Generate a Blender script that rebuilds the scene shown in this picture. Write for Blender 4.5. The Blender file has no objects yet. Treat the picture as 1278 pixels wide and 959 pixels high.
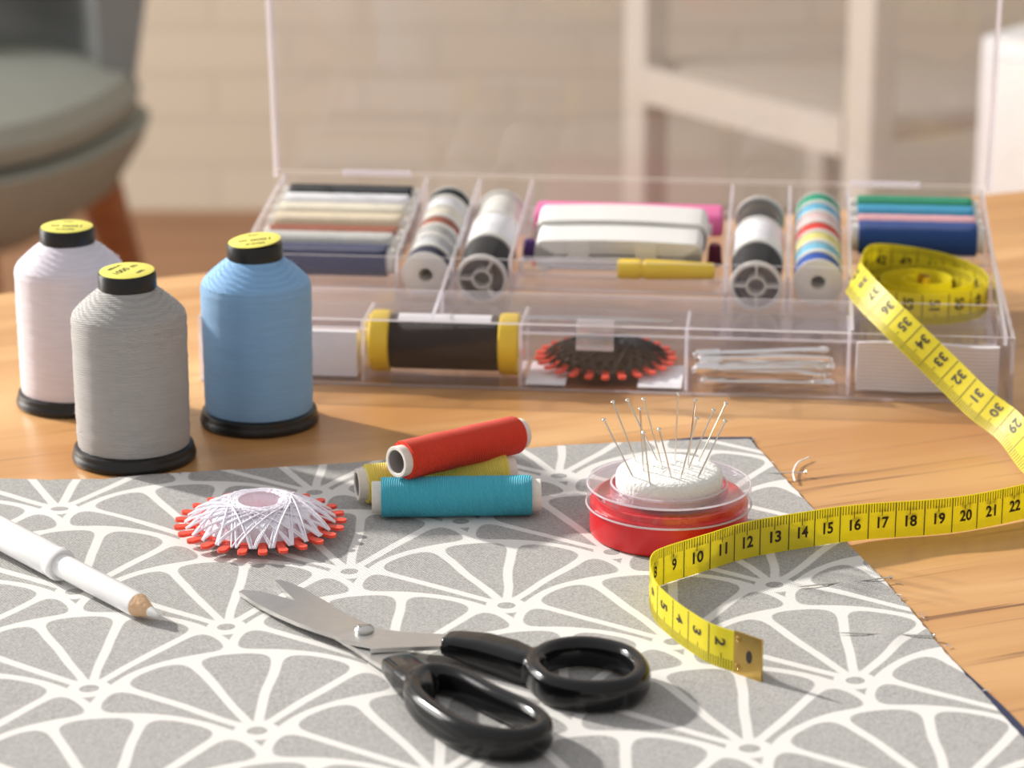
import bpy, bmesh, math, random
from mathutils import Vector, Matrix, Euler
from math import sin, cos, pi, radians, atan2, hypot, sqrt

random.seed(7)
scene = bpy.context.scene
COL = scene.collection
S = 0.01          # everything below is written in centimetres
ZT = 75.0         # table top above the floor (cm)

# ------------------------------------------------------------------ camera, sky, sun, exposure
CAM_H, CAM_Y, PITCH, FPX = 32.0, -95.0, radians(17), 3500.0
cam = bpy.data.cameras.new('camera')
cam.sensor_width = 36.0
cam.lens = FPX / 1278 * 36
cam.clip_start, cam.clip_end = 0.05, 60
cam.dof.use_dof = True
cam.dof.focus_distance = 0.905
cam.dof.aperture_fstop = 14.5
cam_ob = bpy.data.objects.new('camera', cam)
COL.objects.link(cam_ob)
cam_ob.location = (0, CAM_Y * S, (CAM_H + ZT) * S)
cam_ob.rotation_euler = (pi / 2 - PITCH, 0, 0)
scene.camera = cam_ob

scene.view_settings.view_transform = 'Standard'
scene.view_settings.look = 'None'
scene.view_settings.gamma = 1.0
scene.view_settings.use_curve_mapping = False
scene.view_settings.exposure = 0.0
scene.cycles.transparent_max_bounces = 48
scene.cycles.max_bounces = 16
scene.cycles.transmission_bounces = 16

world = bpy.data.worlds.new('world')
scene.world = world
world.use_nodes = True
wn, wl = world.node_tree.nodes, world.node_tree.links
bg = wn['Background']
tc = wn.new('ShaderNodeTexCoord')
dotn = wn.new('ShaderNodeVectorMath'); dotn.operation = 'DOT_PRODUCT'
dotn.inputs[1].default_value = Vector((-0.75, 0.25, 0.61)).normalized()
rmp = wn.new('ShaderNodeValToRGB')
rmp.color_ramp.elements[0].position = 0.25
rmp.color_ramp.elements[0].color = (0.86, 0.81, 0.76, 1)
rmp.color_ramp.elements[1].position = 1.0
rmp.color_ramp.elements[1].color = (1.15, 1.15, 1.18, 1)
mr = wn.new('ShaderNodeMapRange')
mr.inputs[1].default_value = -1; mr.inputs[2].default_value = 1
wl.new(tc.outputs['Generated'], dotn.inputs[0])
wl.new(dotn.outputs['Value'], mr.inputs[0])
wl.new(mr.outputs[0], rmp.inputs[0])
wl.new(rmp.outputs[0], bg.inputs[0])
bg.inputs[1].default_value = 0.60

sun = bpy.data.lights.new('sun', 'SUN')
sun.energy = 5.6
sun.angle = radians(2.5)
sun.color = (1.0, 0.95, 0.87)
sun_ob = bpy.data.objects.new('sun', sun)
COL.objects.link(sun_ob)
sdir = Vector((2.8, -2.0, -1.75))
sun_ob.rotation_euler = sdir.to_track_quat('-Z', 'Y').to_euler()
sun_ob.location = (-3, 2, 3)

# unseen area lamp added at the left to brighten back wall and armchair
fill_lamp = bpy.data.lights.new('wall_fill_light', 'AREA')
fill_lamp.shape = 'RECTANGLE'; fill_lamp.size = 2.2; fill_lamp.size_y = 1.7
fill_lamp.energy = 95.0
fill_lamp.color = (1.0, 0.97, 0.93)
fill_ob = bpy.data.objects.new('wall_fill_light', fill_lamp)
COL.objects.link(fill_ob)
fill_ob.location = (-3.15, 1.5, 1.5)
fill_ob.rotation_euler = Vector((1.0, 0.12, -0.12)).to_track_quat('-Z', 'Z').to_euler()

# ------------------------------------------------------------------ helpers
def ray(px, py):
    x = (px - 639) / FPX; v = -(py - 479.5) / FPX
    return (x, cos(PITCH) + v * sin(PITCH), -sin(PITCH) + v * cos(PITCH))

def at(px, py, z=0.0):
    """point of the photograph on the horizontal plane z cm above the table"""
    d = ray(px, py); t = (z - CAM_H) / d[2]
    return Vector((d[0] * t, CAM_Y + d[1] * t, z))

def atY(px, py, y):
    d = ray(px, py); t = (y - CAM_Y) / d[1]
    return Vector((d[0] * t, y, CAM_H + d[2] * t))

def loc(p):
    return Vector((p[0] * S, p[1] * S, (p[2] + ZT) * S))

def finish(bm, name, smooth=True, angle=35):
    bmesh.ops.recalc_face_normals(bm, faces=bm.faces)
    bmesh.ops.scale(bm, vec=(S, S, S), verts=bm.verts)
    me = bpy.data.meshes.new(name)
    bm.to_mesh(me); bm.free()
    if smooth:
        for p in me.polygons: p.use_smooth = True
        me.set_sharp_from_angle(angle=radians(angle))
    return me

def obj(name, bm, mat, parent=None, pos=None, rot=None, smooth=True, angle=35, recalc=True):
    """link a bmesh (cm, in its own coordinates) as one object"""
    me = finish(bm, name, smooth, angle)
    for m in (mat if isinstance(mat, (list, tuple)) else [mat]): me.materials.append(m)
    o = bpy.data.objects.new(name, me)
    COL.objects.link(o)
    if parent is not None:
        o.parent = parent
        if pos is not None: o.location = Vector(pos) * S
    elif pos is not None:
        o.location = loc(pos)
    if rot is not None:
        if isinstance(rot, Matrix): o.rotation_euler = rot.to_euler()
        else: o.rotation_euler = rot
    return o

def tag(o, label, cat, group=None):
    o['label'] = label; o['category'] = cat
    if group: o['group'] = group
    return o

def thing(name, label, cat, pos=(0, 0, 0), rot=(0, 0, 0), group=None):
    o = bpy.data.objects.new(name, None)
    o.empty_display_size = 0.02
    COL.objects.link(o)
    o.location = loc(pos)
    o.rotation_euler = rot.to_euler() if isinstance(rot, Matrix) else rot
    return tag(o, label, cat, group)

def dup(root, pos, rot, label, group=None):
    c = root.copy(); COL.objects.link(c)
    c.location = loc(pos); c.rotation_euler = rot.to_euler() if isinstance(rot, Matrix) else rot
    c['label'] = label
    if group: c['group'] = group
    for ch in list(root.children):
        k = ch.copy(); COL.objects.link(k); k.parent = c
        for g in list(ch.children):
            q = g.copy(); COL.objects.link(q); q.parent = k
    return c

def structure(o):
    o['kind'] = 'structure'; return o

def lathe(prof, seg=64, bm=None, M=None, close=False):
    bm = bm or bmesh.new()
    rings = []
    for r, z in prof:
        if r < 1e-5:
            rings.append([bm.verts.new((0, 0, z))])
        else:
            rings.append([bm.verts.new((r * cos(2 * pi * i / seg), r * sin(2 * pi * i / seg), z)) for i in range(seg)])
    pairs = list(zip(rings, rings[1:]))
    if close: pairs.append((rings[-1], rings[0]))
    for a, b in pairs:
        if len(a) == 1 and len(b) == 1: continue
        for i in range(seg):
            j = (i + 1) % seg
            if len(a) == 1: bm.faces.new((a[0], b[j], b[i]))
            elif len(b) == 1: bm.faces.new((a[i], a[j], b[0]))
            else: bm.faces.new((a[i], a[j], b[j], b[i]))
    if M is not None:
        bmesh.ops.transform(bm, matrix=M, verts=[v for r in rings for v in r])
    return bm

def add_box(bm, x0, x1, y0, y1, z0, z1, M=None, midx=0):
    vs = [bm.verts.new((x, y, z)) for x in (x0, x1) for y in (y0, y1) for z in (z0, z1)]
    if M is not None:
        for v in vs: v.co = M @ v.co
    for q in ((0, 1, 3, 2), (4, 6, 7, 5), (0, 4, 5, 1), (2, 3, 7, 6), (0, 2, 6, 4), (1, 5, 7, 3)):
        f = bm.faces.new([vs[i] for i in q]); f.material_index = midx
    return bm

def bevel_all(bm, w, seg=2):
    bmesh.ops.bevel(bm, geom=list(bm.edges), offset=w, segments=seg, profile=0.5, affect='EDGES')
    return bm

def add_tube(bm, pts, rad, seg=8, cap=True, closed=False, flat=1.0):
    pts = [Vector(p) for p in pts]
    n = len(pts)
    rings = []
    prev = None
    for i, p in enumerate(pts):
        if closed: t = (pts[(i + 1) % n] - pts[i - 1])
        else: t = pts[min(i + 1, n - 1)] - pts[max(i - 1, 0)]
        t.normalize()
        if prev is None:
            u = t.cross(Vector((0, 0, 1)))
            if u.length < 1e-3: u = t.cross(Vector((0, 1, 0)))
        else:
            u = prev - t * prev.dot(t)
        u.normalize(); prev = u
        v = t.cross(u)
        r = rad[i] if isinstance(rad, (list, tuple)) else rad
        rings.append([bm.verts.new(p + u * (r * cos(2 * pi * k / seg)) + v * (r * flat * sin(2 * pi * k / seg))) for k in range(seg)])
    rng = range(n if closed else n - 1)
    for i in rng:
        a, b = rings[i], rings[(i + 1) % n]
        for k in range(seg):
            l = (k + 1) % seg
            bm.faces.new((a[k], a[l], b[l], b[k]))
    if cap and not closed:
        bm.faces.new(list(reversed(rings[0]))); bm.faces.new(rings[-1])
    return bm

def catmull(pts, n=8, closed=False):
    P = [Vector(p) for p in pts]
    out = []
    m = len(P)
    for i in range(m if closed else m - 1):
        p1, p2 = P[i], P[(i + 1) % m]
        p0 = P[i - 1] if (i > 0 or closed) else p1 * 2 - p2
        p3 = P[(i + 2) % m] if (i + 2 < m or closed) else p2 * 2 - p1
        for k in range(n):
            t = k / n
            out.append(0.5 * ((2 * p1) + (p2 - p0) * t + (2 * p0 - 5 * p1 + 4 * p2 - p3) * t * t + (3 * p1 - p0 - 3 * p2 + p3) * t ** 3))
    if not closed: out.append(P[-1].copy())
    return out

def extrude_poly(bm, pts, z0, z1, midx=0):
    """pts: list of (x,y); z0,z1 numbers"""
    a = [bm.verts.new((p[0], p[1], z0)) for p in pts]
    b = [bm.verts.new((p[0], p[1], z1)) for p in pts]
    n = len(pts)
    fs = [bm.faces.new(list(reversed(a))), bm.faces.new(b)]
    for i in range(n):
        j = (i + 1) % n
        fs.append(bm.faces.new((a[i], a[j], b[j], b[i])))
    for f in fs: f.material_index = midx
    return bm

def evaluated_mesh(me, mods):
    """run modifiers on a mesh and return the resulting mesh"""
    o = bpy.data.objects.new('working', me)
    COL.objects.link(o)
    for typ, kw in mods:
        m = o.modifiers.new(typ, typ)
        for k, v in kw.items(): setattr(m, k, v)
    bpy.context.view_layer.update()
    dg = bpy.context.evaluated_depsgraph_get()
    out = bpy.data.meshes.new_from_object(o.evaluated_get(dg), depsgraph=dg)
    bpy.data.objects.remove(o)
    return out

def text_geo(s, bold=0.02, space=1.0):
    """lettering as (verts, faces), height about 0.7 for size 1, centred"""
    c = bpy.data.curves.new('letters', 'FONT')
    c.body = s; c.size = 1.0; c.offset = bold; c.resolution_u = 3; c.space_character = space
    o = bpy.data.objects.new('letters', c); COL.objects.link(o)
    bpy.context.view_layer.update()
    dg = bpy.context.evaluated_depsgraph_get()
    me = bpy.data.meshes.new_from_object(o.evaluated_get(dg), depsgraph=dg)
    vs = [v.co.copy() for v in me.vertices]; fs = [tuple(p.vertices) for p in me.polygons]
    bpy.data.objects.remove(o); bpy.data.meshes.remove(me)
    x0 = min(v.x for v in vs); x1 = max(v.x for v in vs); y0 = min(v.y for v in vs); y1 = max(v.y for v in vs)
    vs = [(v.x - (x0 + x1) / 2, v.y - (y0 + y1) / 2) for v in vs]
    return vs, fs, x1 - x0, y1 - y0

# ------------------------------------------------------------------ materials
def mat(name):
    m = bpy.data.materials.new(name); m.use_nodes = True
    return m, m.node_tree.nodes, m.node_tree.links, m.node_tree.nodes['Principled BSDF']

def plain(name, col, rough=0.5, metal=0.0, spec=0.5, var=0.06, vscale=60, bump=0.0, bscale=400, sss=0.0, coat=0.0):
    m, n, l, b = mat(name)
    t = n.new('ShaderNodeTexCoord'); no = n.new('ShaderNodeTexNoise')
    no.inputs['Scale'].default_value = vscale; no.inputs['Detail'].default_value = 4
    mx = n.new('ShaderNodeMixRGB')
    mx.inputs[1].default_value = (*[c * (1 - var) for c in col], 1)
    mx.inputs[2].default_value = (*[min(1, c * (1 + var)) for c in col], 1)
    l.new(t.outputs['Object'], no.inputs['Vector']); l.new(no.outputs[0], mx.inputs[0])
    l.new(mx.outputs[0], b.inputs['Base Color'])
    b.inputs['Roughness'].default_value = rough; b.inputs['Metallic'].default_value = metal
    b.inputs['Specular IOR Level'].default_value = spec
    b.inputs['Coat Weight'].default_value = coat
    if sss:
        b.inputs['Subsurface Weight'].default_value = sss; b.inputs['Subsurface Radius'].default_value = (0.004, 0.004, 0.004)
    if bump:
        n2 = n.new('ShaderNodeTexNoise'); n2.inputs['Scale'].default_value = bscale; n2.inputs['Detail'].default_value = 3
        l.new(t.outputs['Object'], n2.inputs['Vector'])
        bp = n.new('ShaderNodeBump'); bp.inputs['Strength'].default_value = bump; bp.inputs['Distance'].default_value = 0.0006
        l.new(n2.outputs[0], bp.inputs['Height']); l.new(bp.outputs[0], b.inputs['Normal'])
    return m

def thread_mat(name, col, period=0.05, strength=0.6, dist=2.0, cross=False):
    """wound thread: fine rounds about the local z axis"""
    m, n, l, b = mat(name)
    t = n.new('ShaderNodeTexCoord')
    mp = n.new('ShaderNodeMapping')
    mp.inputs['Rotation'].default_value = (0.12, 0.05, 0) if not cross else (0.35, 0.2, 0)
    l.new(t.outputs['Object'], mp.inputs['Vector'])
    w = n.new('ShaderNodeTexWave'); w.wave_type = 'BANDS'; w.bands_direction = 'Z'
    w.inputs['Scale'].default_value = 2 * pi / (20 * period * S)
    w.inputs['Distortion'].default_value = dist; w.inputs['Detail'].default_value = 2
    w.inputs['Detail Scale'].default_value = 0.12
    l.new(mp.outputs[0], w.inputs['Vector'])
    no = n.new('ShaderNodeTexNoise'); no.inputs['Scale'].default_value = 1; no.inputs['Detail'].default_value = 5
    m2 = n.new('ShaderNodeMapping'); m2.inputs['Scale'].default_value = (90, 90, 1500)
    m2.inputs['Rotation'].default_value = mp.inputs['Rotation'].default_value
    l.new(t.outputs['Object'], m2.inputs['Vector']); l.new(m2.outputs[0], no.inputs['Vector'])
    add = n.new('ShaderNodeMath'); add.operation = 'ADD'
    l.new(w.outputs['Fac'], add.inputs[0]); l.new(no.outputs[0], add.inputs[1])
    bp = n.new('ShaderNodeBump'); bp.inputs['Strength'].default_value = strength; bp.inputs['Distance'].default_value = 0.0005
    l.new(add.outputs[0], bp.inputs['Height']); l.new(bp.outputs[0], b.inputs['Normal'])
    cr = n.new('ShaderNodeMixRGB')
    cr.inputs[1].default_value = (*[c * 0.84 for c in col], 1); cr.inputs[2].default_value = (*[min(1, c * 1.1) for c in col], 1)
    l.new(no.outputs[0], cr.inputs[0]); l.new(cr.outputs[0], b.inputs['Base Color'])
    b.inputs['Roughness'].default_value = 0.62
    b.inputs['Specular IOR Level'].default_value = 0.22
    b.inputs['Sheen Weight'].default_value = 0.05; b.inputs['Sheen Roughness'].default_value = 0.5
    return m

def clear_plastic(name, tint=(0.97, 0.97, 0.985), f0=0.045, rough=0.03, power=5.0, haze=0.0):
    m = bpy.data.materials.new(name); m.use_nodes = True
    n, l = m.node_tree.nodes, m.node_tree.links
    n.clear()
    out = n.new('ShaderNodeOutputMaterial')
    tr = n.new('ShaderNodeBsdfTransparent'); tr.inputs[0].default_value = (*tint, 1)
    gl = n.new('ShaderNodeBsdfGlossy'); gl.inputs['Roughness'].default_value = rough
    gl.inputs['Color'].default_value = (0.95, 0.95, 1, 1)
    lw = n.new('ShaderNodeLayerWeight'); lw.inputs['Blend'].default_value = 0.5
    pw = n.new('ShaderNodeMath'); pw.operation = 'POWER'; pw.inputs[1].default_value = power
    ml = n.new('ShaderNodeMath'); ml.operation = 'MULTIPLY_ADD'; ml.inputs[1].default_value = 0.9; ml.inputs[2].default_value = f0
    l.new(lw.outputs['Facing'], pw.inputs[0]); l.new(pw.outputs[0], ml.inputs[0])
    mx = n.new('ShaderNodeMixShader')
    l.new(ml.outputs[0], mx.inputs[0]); l.new(tr.outputs[0], mx.inputs[1]); l.new(gl.outputs[0], mx.inputs[2])
    last = mx
    if haze:
        df = n.new('ShaderNodeBsdfDiffuse'); df.inputs[0].default_value = (0.9, 0.88, 0.9, 1)
        tl = n.new('ShaderNodeBsdfTranslucent'); tl.inputs[0].default_value = (0.9, 0.88, 0.92, 1)
        dm = n.new('ShaderNodeMixShader'); dm.inputs[0].default_value = 0.5
        l.new(df.outputs[0], dm.inputs[1]); l.new(tl.outputs[0], dm.inputs[2])
        hm = n.new('ShaderNodeMixShader'); hm.inputs[0].default_value = haze
        l.new(mx.outputs[0], hm.inputs[1]); l.new(dm.outputs[0], hm.inputs[2])
        last = hm
    l.new(last.outputs[0], out.inputs['Surface'])
    return m

CLEAR = clear_plastic('clear_plastic', f0=0.02, haze=0.008)
LIDCLEAR = clear_plastic('clear_lid_plastic', f0=0.016, haze=0.015)
EDGE = clear_plastic('plastic_cut_edge', tint=(0.93, 0.92, 0.97), f0=0.10, rough=0.12, haze=0.52)  # whitish haze stands in for light piped out at the edges
CUPCLEAR = clear_plastic('clear_round_plastic', f0=0.04, haze=0.02)

STEEL = plain('steel', (0.62, 0.61, 0.59), 0.22, 1.0, var=0.08, vscale=300)
BLADE = plain('blade_steel', (0.72, 0.71, 0.69), 0.30, 1.0, var=0.10, vscale=200)
BRIGHTNICKEL = plain('bright_nickel', (0.92, 0.90, 0.86), 0.2, 1.0)
NICKEL = plain('nickel', (0.74, 0.71, 0.65), 0.16, 1.0)
BRASS = plain('brass_plate', (0.62, 0.42, 0.13), 0.32, 1.0, var=0.15, vscale=250)
BLACKP = plain('black_glossy_plastic', (0.006, 0.006, 0.0065), 0.14, spec=0.4)
BLACKB = plain('black_moulded_plastic', (0.012, 0.012, 0.0125), 0.33, spec=0.4)
WHITEP = plain('white_lacquer', (0.86, 0.86, 0.86), 0.22, coat=0.4)
PALEP = plain('pale_plastic', (0.80, 0.78, 0.73), 0.35, sss=0.1)
CORE = plain('pale_card_core', (0.74, 0.70, 0.63), 0.75, var=0.1, vscale=300)
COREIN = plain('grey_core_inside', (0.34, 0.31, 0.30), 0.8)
REDP = plain('red_plastic', (0.62, 0.012, 0.018), 0.30)
ORANGE = plain('orange_red_card', (0.90, 0.085, 0.045), 0.45)
YELLOWP = plain('yellow_plastic', (0.90, 0.62, 0.02), 0.32)
STICKER = plain('yellow_sticker', (0.80, 0.74, 0.13), 0.42, var=0.12, vscale=120)
INK = plain('black_ink', (0.02, 0.015, 0.01), 0.6)
WOODRAW = plain('bare_wood', (0.72, 0.47, 0.28), 0.75, bump=0.5, bscale=900, var=0.15, vscale=400)
CHALK = plain('white_chalk', (0.82, 0.82, 0.80), 0.8)
SPONGE = plain('white_sponge', (0.82, 0.81, 0.775), 0.9, bump=0.7, bscale=900, var=0.05, vscale=900, sss=0.2)
PAPER = plain('white_paper', (0.86, 0.84, 0.84), 0.7)
ELASTIC = None
NAVYC = plain('navy_cotton', (0.02, 0.025, 0.07), 0.85, bump=0.4, bscale=1500)
PINK = plain('pink_plastic', (0.88, 0.18, 0.42), 0.4)

def ribbed(name, col, freq, axis='X', strength=0.5, rough=0.75):
    m, n, l, b = mat(name)
    t = n.new('ShaderNodeTexCoord')
    w = n.new('ShaderNodeTexWave'); w.wave_type = 'BANDS'; w.bands_direction = axis
    w.inputs['Scale'].default_value = 2 * pi / (20 * freq * S)
    l.new(t.outputs['Object'], w.inputs['Vector'])
    bp = n.new('ShaderNodeBump'); bp.inputs['Strength'].default_value = strength; bp.inputs['Distance'].default_value = 0.0004
    l.new(w.outputs['Fac'], bp.inputs['Height']); l.new(bp.outputs[0], b.inputs['Normal'])
    b.inputs['Base Color'].default_value = (*col, 1); b.inputs['Roughness'].default_value = rough
    return m
ELASTIC = ribbed('white_elastic', (0.90, 0.88, 0.84), 0.16, 'Y', 1.0)

# wood of the table: long grain along the local x axis
def wood(name, c1, c2, c3, rough=0.32, sc=1.0):
    m, n, l, b = mat(name)
    t = n.new('ShaderNodeTexCoord')
    mp = n.new('ShaderNodeMapping'); mp.inputs['Scale'].default_value = (2.2 * sc, 26 * sc, 26 * sc)
    l.new(t.outputs['Object'], mp.inputs['Vector'])
    n1 = n.new('ShaderNodeTexNoise'); n1.inputs['Scale'].default_value = 1.0; n1.inputs['Detail'].default_value = 6; n1.inputs['Distortion'].default_value = 0.6
    l.new(mp.outputs[0], n1.inputs['Vector'])
    r1 = n.new('ShaderNodeValToRGB')
    r1.color_ramp.elements[0].position = 0.36; r1.color_ramp.elements[0].color = (*c1, 1)
    r1.color_ramp.elements[1].position = 0.66; r1.color_ramp.elements[1].color = (*c2, 1)
    l.new(n1.outputs[0], r1.inputs[0])
    mp2 = n.new('ShaderNodeMapping'); mp2.inputs['Scale'].default_value = (7 * sc, 240 * sc, 240 * sc)
    l.new(t.outputs['Object'], mp2.inputs['Vector'])
    n2 = n.new('ShaderNodeTexNoise'); n2.inputs['Scale'].default_value = 1.0; n2.inputs['Detail'].default_value = 5
    l.new(mp2.outputs[0], n2.inputs['Vector'])
    r2 = n.new('ShaderNodeValToRGB')
    r2.color_ramp.elements[0].position = 0.58; r2.color_ramp.elements[0].color = (0, 0, 0, 1)
    r2.color_ramp.elements[1].position = 0.68; r2.color_ramp.elements[1].color = (1, 1, 1, 1)
    l.new(n2.outputs[0], r2.inputs[0])
    n3 = n.new('ShaderNodeTexNoise'); n3.inputs['Scale'].default_value = 9 * sc; n3.inputs['Detail'].default_value = 2
    l.new(t.outputs['Object'], n3.inputs['Vector'])
    r3 = n.new('ShaderNodeValToRGB'); r3.color_ramp.elements[0].position = 0.42; r3.color_ramp.elements[1].position = 0.62
    l.new(n3.outputs[0], r3.inputs[0])
    mul = n.new('ShaderNodeMath'); mul.operation = 'MULTIPLY'
    l.new(r2.outputs[0], mul.inputs[0]); l.new(r3.outputs[0], mul.inputs[1])
    mx = n.new('ShaderNodeMixRGB'); mx.inputs[2].default_value = (*c3, 1)
    l.new(mul.outputs[0], mx.inputs[0]); l.new(r1.outputs[0], mx.inputs[1])
    l.new(mx.outputs[0], b.inputs['Base Color'])
    bp = n.new('ShaderNodeBump'); bp.inputs['Strength'].default_value = 0.12; bp.inputs['Distance'].default_value = 0.0008
    l.new(n2.outputs[0], bp.inputs['Height']); l.new(bp.outputs[0], b.inputs['Normal'])
    b.inputs['Roughness'].default_value = rough
    return m
TABLEWOOD = wood('oiled_table_wood', (0.47, 0.225, 0.075), (0.66, 0.38, 0.165), (0.17, 0.075, 0.03))
LEGWOOD = wood('chair_leg_wood', (0.30, 0.10, 0.035), (0.42, 0.16, 0.06), (0.12, 0.04, 0.02))
FLOORWOOD = wood('floor_boards', (0.34, 0.16, 0.075), (0.46, 0.23, 0.115), (0.16, 0.07, 0.03), 0.45, 0.4)

# printed cotton: grey petals between white lines, fans on a staggered lattice
class NodeMath:
    def __init__(s, tree): s.n, s.l = tree.nodes, tree.links
    def op(s, o, *a, clamp=False):
        m = s.n.new('ShaderNodeMath'); m.operation = o; m.use_clamp = clamp
        for i, v in enumerate(a):
            if isinstance(v, (int, float)): m.inputs[i].default_value = v
            else: s.l.new(v, m.inputs[i])
        return m.outputs[0]

PAT_O = at(632, 756, 0.1)
PAT_TH = atan2(1.77, 8.5)
def cloth_mat():
    m, n, l, b = mat('grey_petal_print_cotton')
    N = NodeMath(m.node_tree); o = N.op
    t = n.new('ShaderNodeTexCoord')
    sp = n.new('ShaderNodeSeparateXYZ'); l.new(t.outputs['Object'], sp.inputs[0])
    x0 = o('SUBTRACT', o('MULTIPLY', sp.outputs[0], 100.0), PAT_O.x)
    y0 = o('SUBTRACT', o('MULTIPLY', sp.outputs[1], 100.0), PAT_O.y)
    wob = n.new('ShaderNodeTexNoise'); wob.inputs['Scale'].default_value = 30; wob.inputs['Detail'].default_value = 1
    l.new(t.outputs['Object'], wob.inputs['Vector'])
    wv = o('MULTIPLY', o('SUBTRACT', wob.outputs[0], 0.5), 0.35)
    x0 = o('ADD', x0, wv)
    c, s_ = cos(PAT_TH), sin(PAT_TH)
    X = o('ADD', o('MULTIPLY', x0, c), o('MULTIPLY', y0, s_))
    Y = o('SUBTRACT', o('MULTIPLY', y0, c), o('MULTIPLY', x0, s_))
    HX, DY, R, YC = 4.34, 3.915, 4.45, 1.35
    Yc = o('SUBTRACT', Y, YC)
    k = o('FLOOR', o('DIVIDE', Yc, DY))
    ym = o('SUBTRACT', Yc, o('MULTIPLY', k, DY))                 # 0..DY above row k (row B)
    par = o('MODULO', o('ADD', o('MODULO', k, 2.0), 2.0), 2.0)   # 0/1
    xs = o('SUBTRACT', X, o('MULTIPLY', par, HX))
    q = o('ROUND', o('DIVIDE', xs, 2 * HX))
    xb = o('ABSOLUTE', o('SUBTRACT', xs, o('MULTIPLY', q, 2 * HX)))   # 0..HX
    xa = o('SUBTRACT', HX, xb)
    def dist(dx, dy): return o('SQRT', o('ADD', o('MULTIPLY', dx, dx), o('MULTIPLY', dy, dy)))
    ra = dist(xa, o('ADD', ym, DY)); rb = dist(xb, ym); rc = dist(xa, o('SUBTRACT', ym, DY))
    inA = o('LESS_THAN', ra, R); inB = o('MULTIPLY', o('SUBTRACT', 1.0, inA), o('LESS_THAN', rb, R))
    inC = o('SUBTRACT', o('SUBTRACT', 1.0, inA), inB)
    dA = o('ABSOLUTE', o('SUBTRACT', ra, R)); dB = o('ABSOLUTE', o('SUBTRACT', rb, R)); dC = o('ABSOLUTE', o('SUBTRACT', rc, R))
    big = 9.0
    dBm = o('ADD', dB, o('MULTIPLY', inA, big)); dCm = o('ADD', dC, o('MULTIPLY', o('SUBTRACT', 1.0, inC), big))
    K = None
    # fan-local coordinates of the covering fan (hub at the origin)
    fx = o('ADD', o('MULTIPLY', o('ADD', inA, inC), xa), o('MULTIPLY', inB, xb))
    fy = o('ADD', o('ADD', o('MULTIPLY', inA, o('ADD', ym, DY)), o('MULTIPLY', inB, ym)), o('MULTIPLY', inC, o('SUBTRACT', ym, DY)))
    fy = o('ADD', fy, YC)
    rr = dist(fx, fy)
    K = o('ADD', 0.10, o('MULTIPLY', o('MINIMUM', rr, 5.5), 0.185))
    d = o('SMOOTH_MIN', dA, dBm, K)
    d = o('SMOOTH_MIN', d, dCm, K)
    for ang in (13.5, 42.0):
        a = radians(ang)
        dl = o('ABSOLUTE', o('SUBTRACT', o('MULTIPLY', fx, cos(a)), o('MULTIPLY', fy, sin(a))))
        dl = o('ADD', dl, o('MULTIPLY', o('LESS_THAN', fy, 0.0), big))
        d = o('SMOOTH_MIN', d, dl, K)
    # hub: white disc with a grey eye
    d = o('MINIMUM', d, o('MAXIMUM', o('SUBTRACT', rr, 0.50), 0.0))
    eye = o('LESS_THAN', dist(fx, o('MULTIPLY', fy, 1.1)), 0.29)
    wdt = o('ADD', 0.115, o('MULTIPLY', rr, 0.004))
    g = o('MULTIPLY', o('SUBTRACT', d, wdt), 22.0, clamp=True)
    g = o('MAXIMUM', g, eye)
    # weave
    wx = n.new('ShaderNodeTexWave'); wx.bands_direction = 'X'; wx.inputs['Scale'].default_value = 2 * pi / (20 * 0.00085); wx.inputs['Distortion'].default_value = 0.6
    wy = n.new('ShaderNodeTexWave'); wy.bands_direction = 'Y'; wy.inputs['Scale'].default_value = 2 * pi / (20 * 0.00085); wy.inputs['Distortion'].default_value = 0.6
    wm = n.new('ShaderNodeMapping'); wm.inputs['Rotation'].default_value = (0, 0, -0.55)
    l.new(t.outputs['Object'], wm.inputs['Vector'])
    l.new(wm.outputs[0], wx.inputs['Vector']); l.new(wm.outputs[0], wy.inputs['Vector'])
    weave = o('MULTIPLY', wx.outputs['Fac'], wy.outputs['Fac'])
    nz = n.new('ShaderNodeTexNoise'); nz.inputs['Scale'].default_value = 1600; nz.inputs['Detail'].default_value = 2
    l.new(t.outputs['Object'], nz.inputs['Vector'])
    gr = n.new('ShaderNodeMixRGB'); gr.inputs[1].default_value = (0.17, 0.166, 0.162, 1); gr.inputs[2].default_value = (0.66, 0.645, 0.63, 1)
    l.new(o('ADD', o('MULTIPLY', weave, 0.30), o('MULTIPLY', o('SUBTRACT', nz.outputs[0], 0.10), 0.95)), gr.inputs[0])
    mx = n.new('ShaderNodeMixRGB'); mx.inputs[1].default_value = (0.74, 0.725, 0.705, 1)
    l.new(g, mx.inputs[0]); l.new(gr.outputs[0], mx.inputs[2])
    l.new(mx.outputs[0], b.inputs['Base Color'])
    bp = n.new('ShaderNodeBump'); bp.inputs['Strength'].default_value = 0.6; bp.inputs['Distance'].default_value = 0.0004
    l.new(weave, bp.inputs['Height']); l.new(bp.outputs[0], b.inputs['Normal'])
    b.inputs['Roughness'].default_value = 0.85
    b.inputs['Specular IOR Level'].default_value = 0.2
    return m
CLOTH = cloth_mat()

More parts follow.
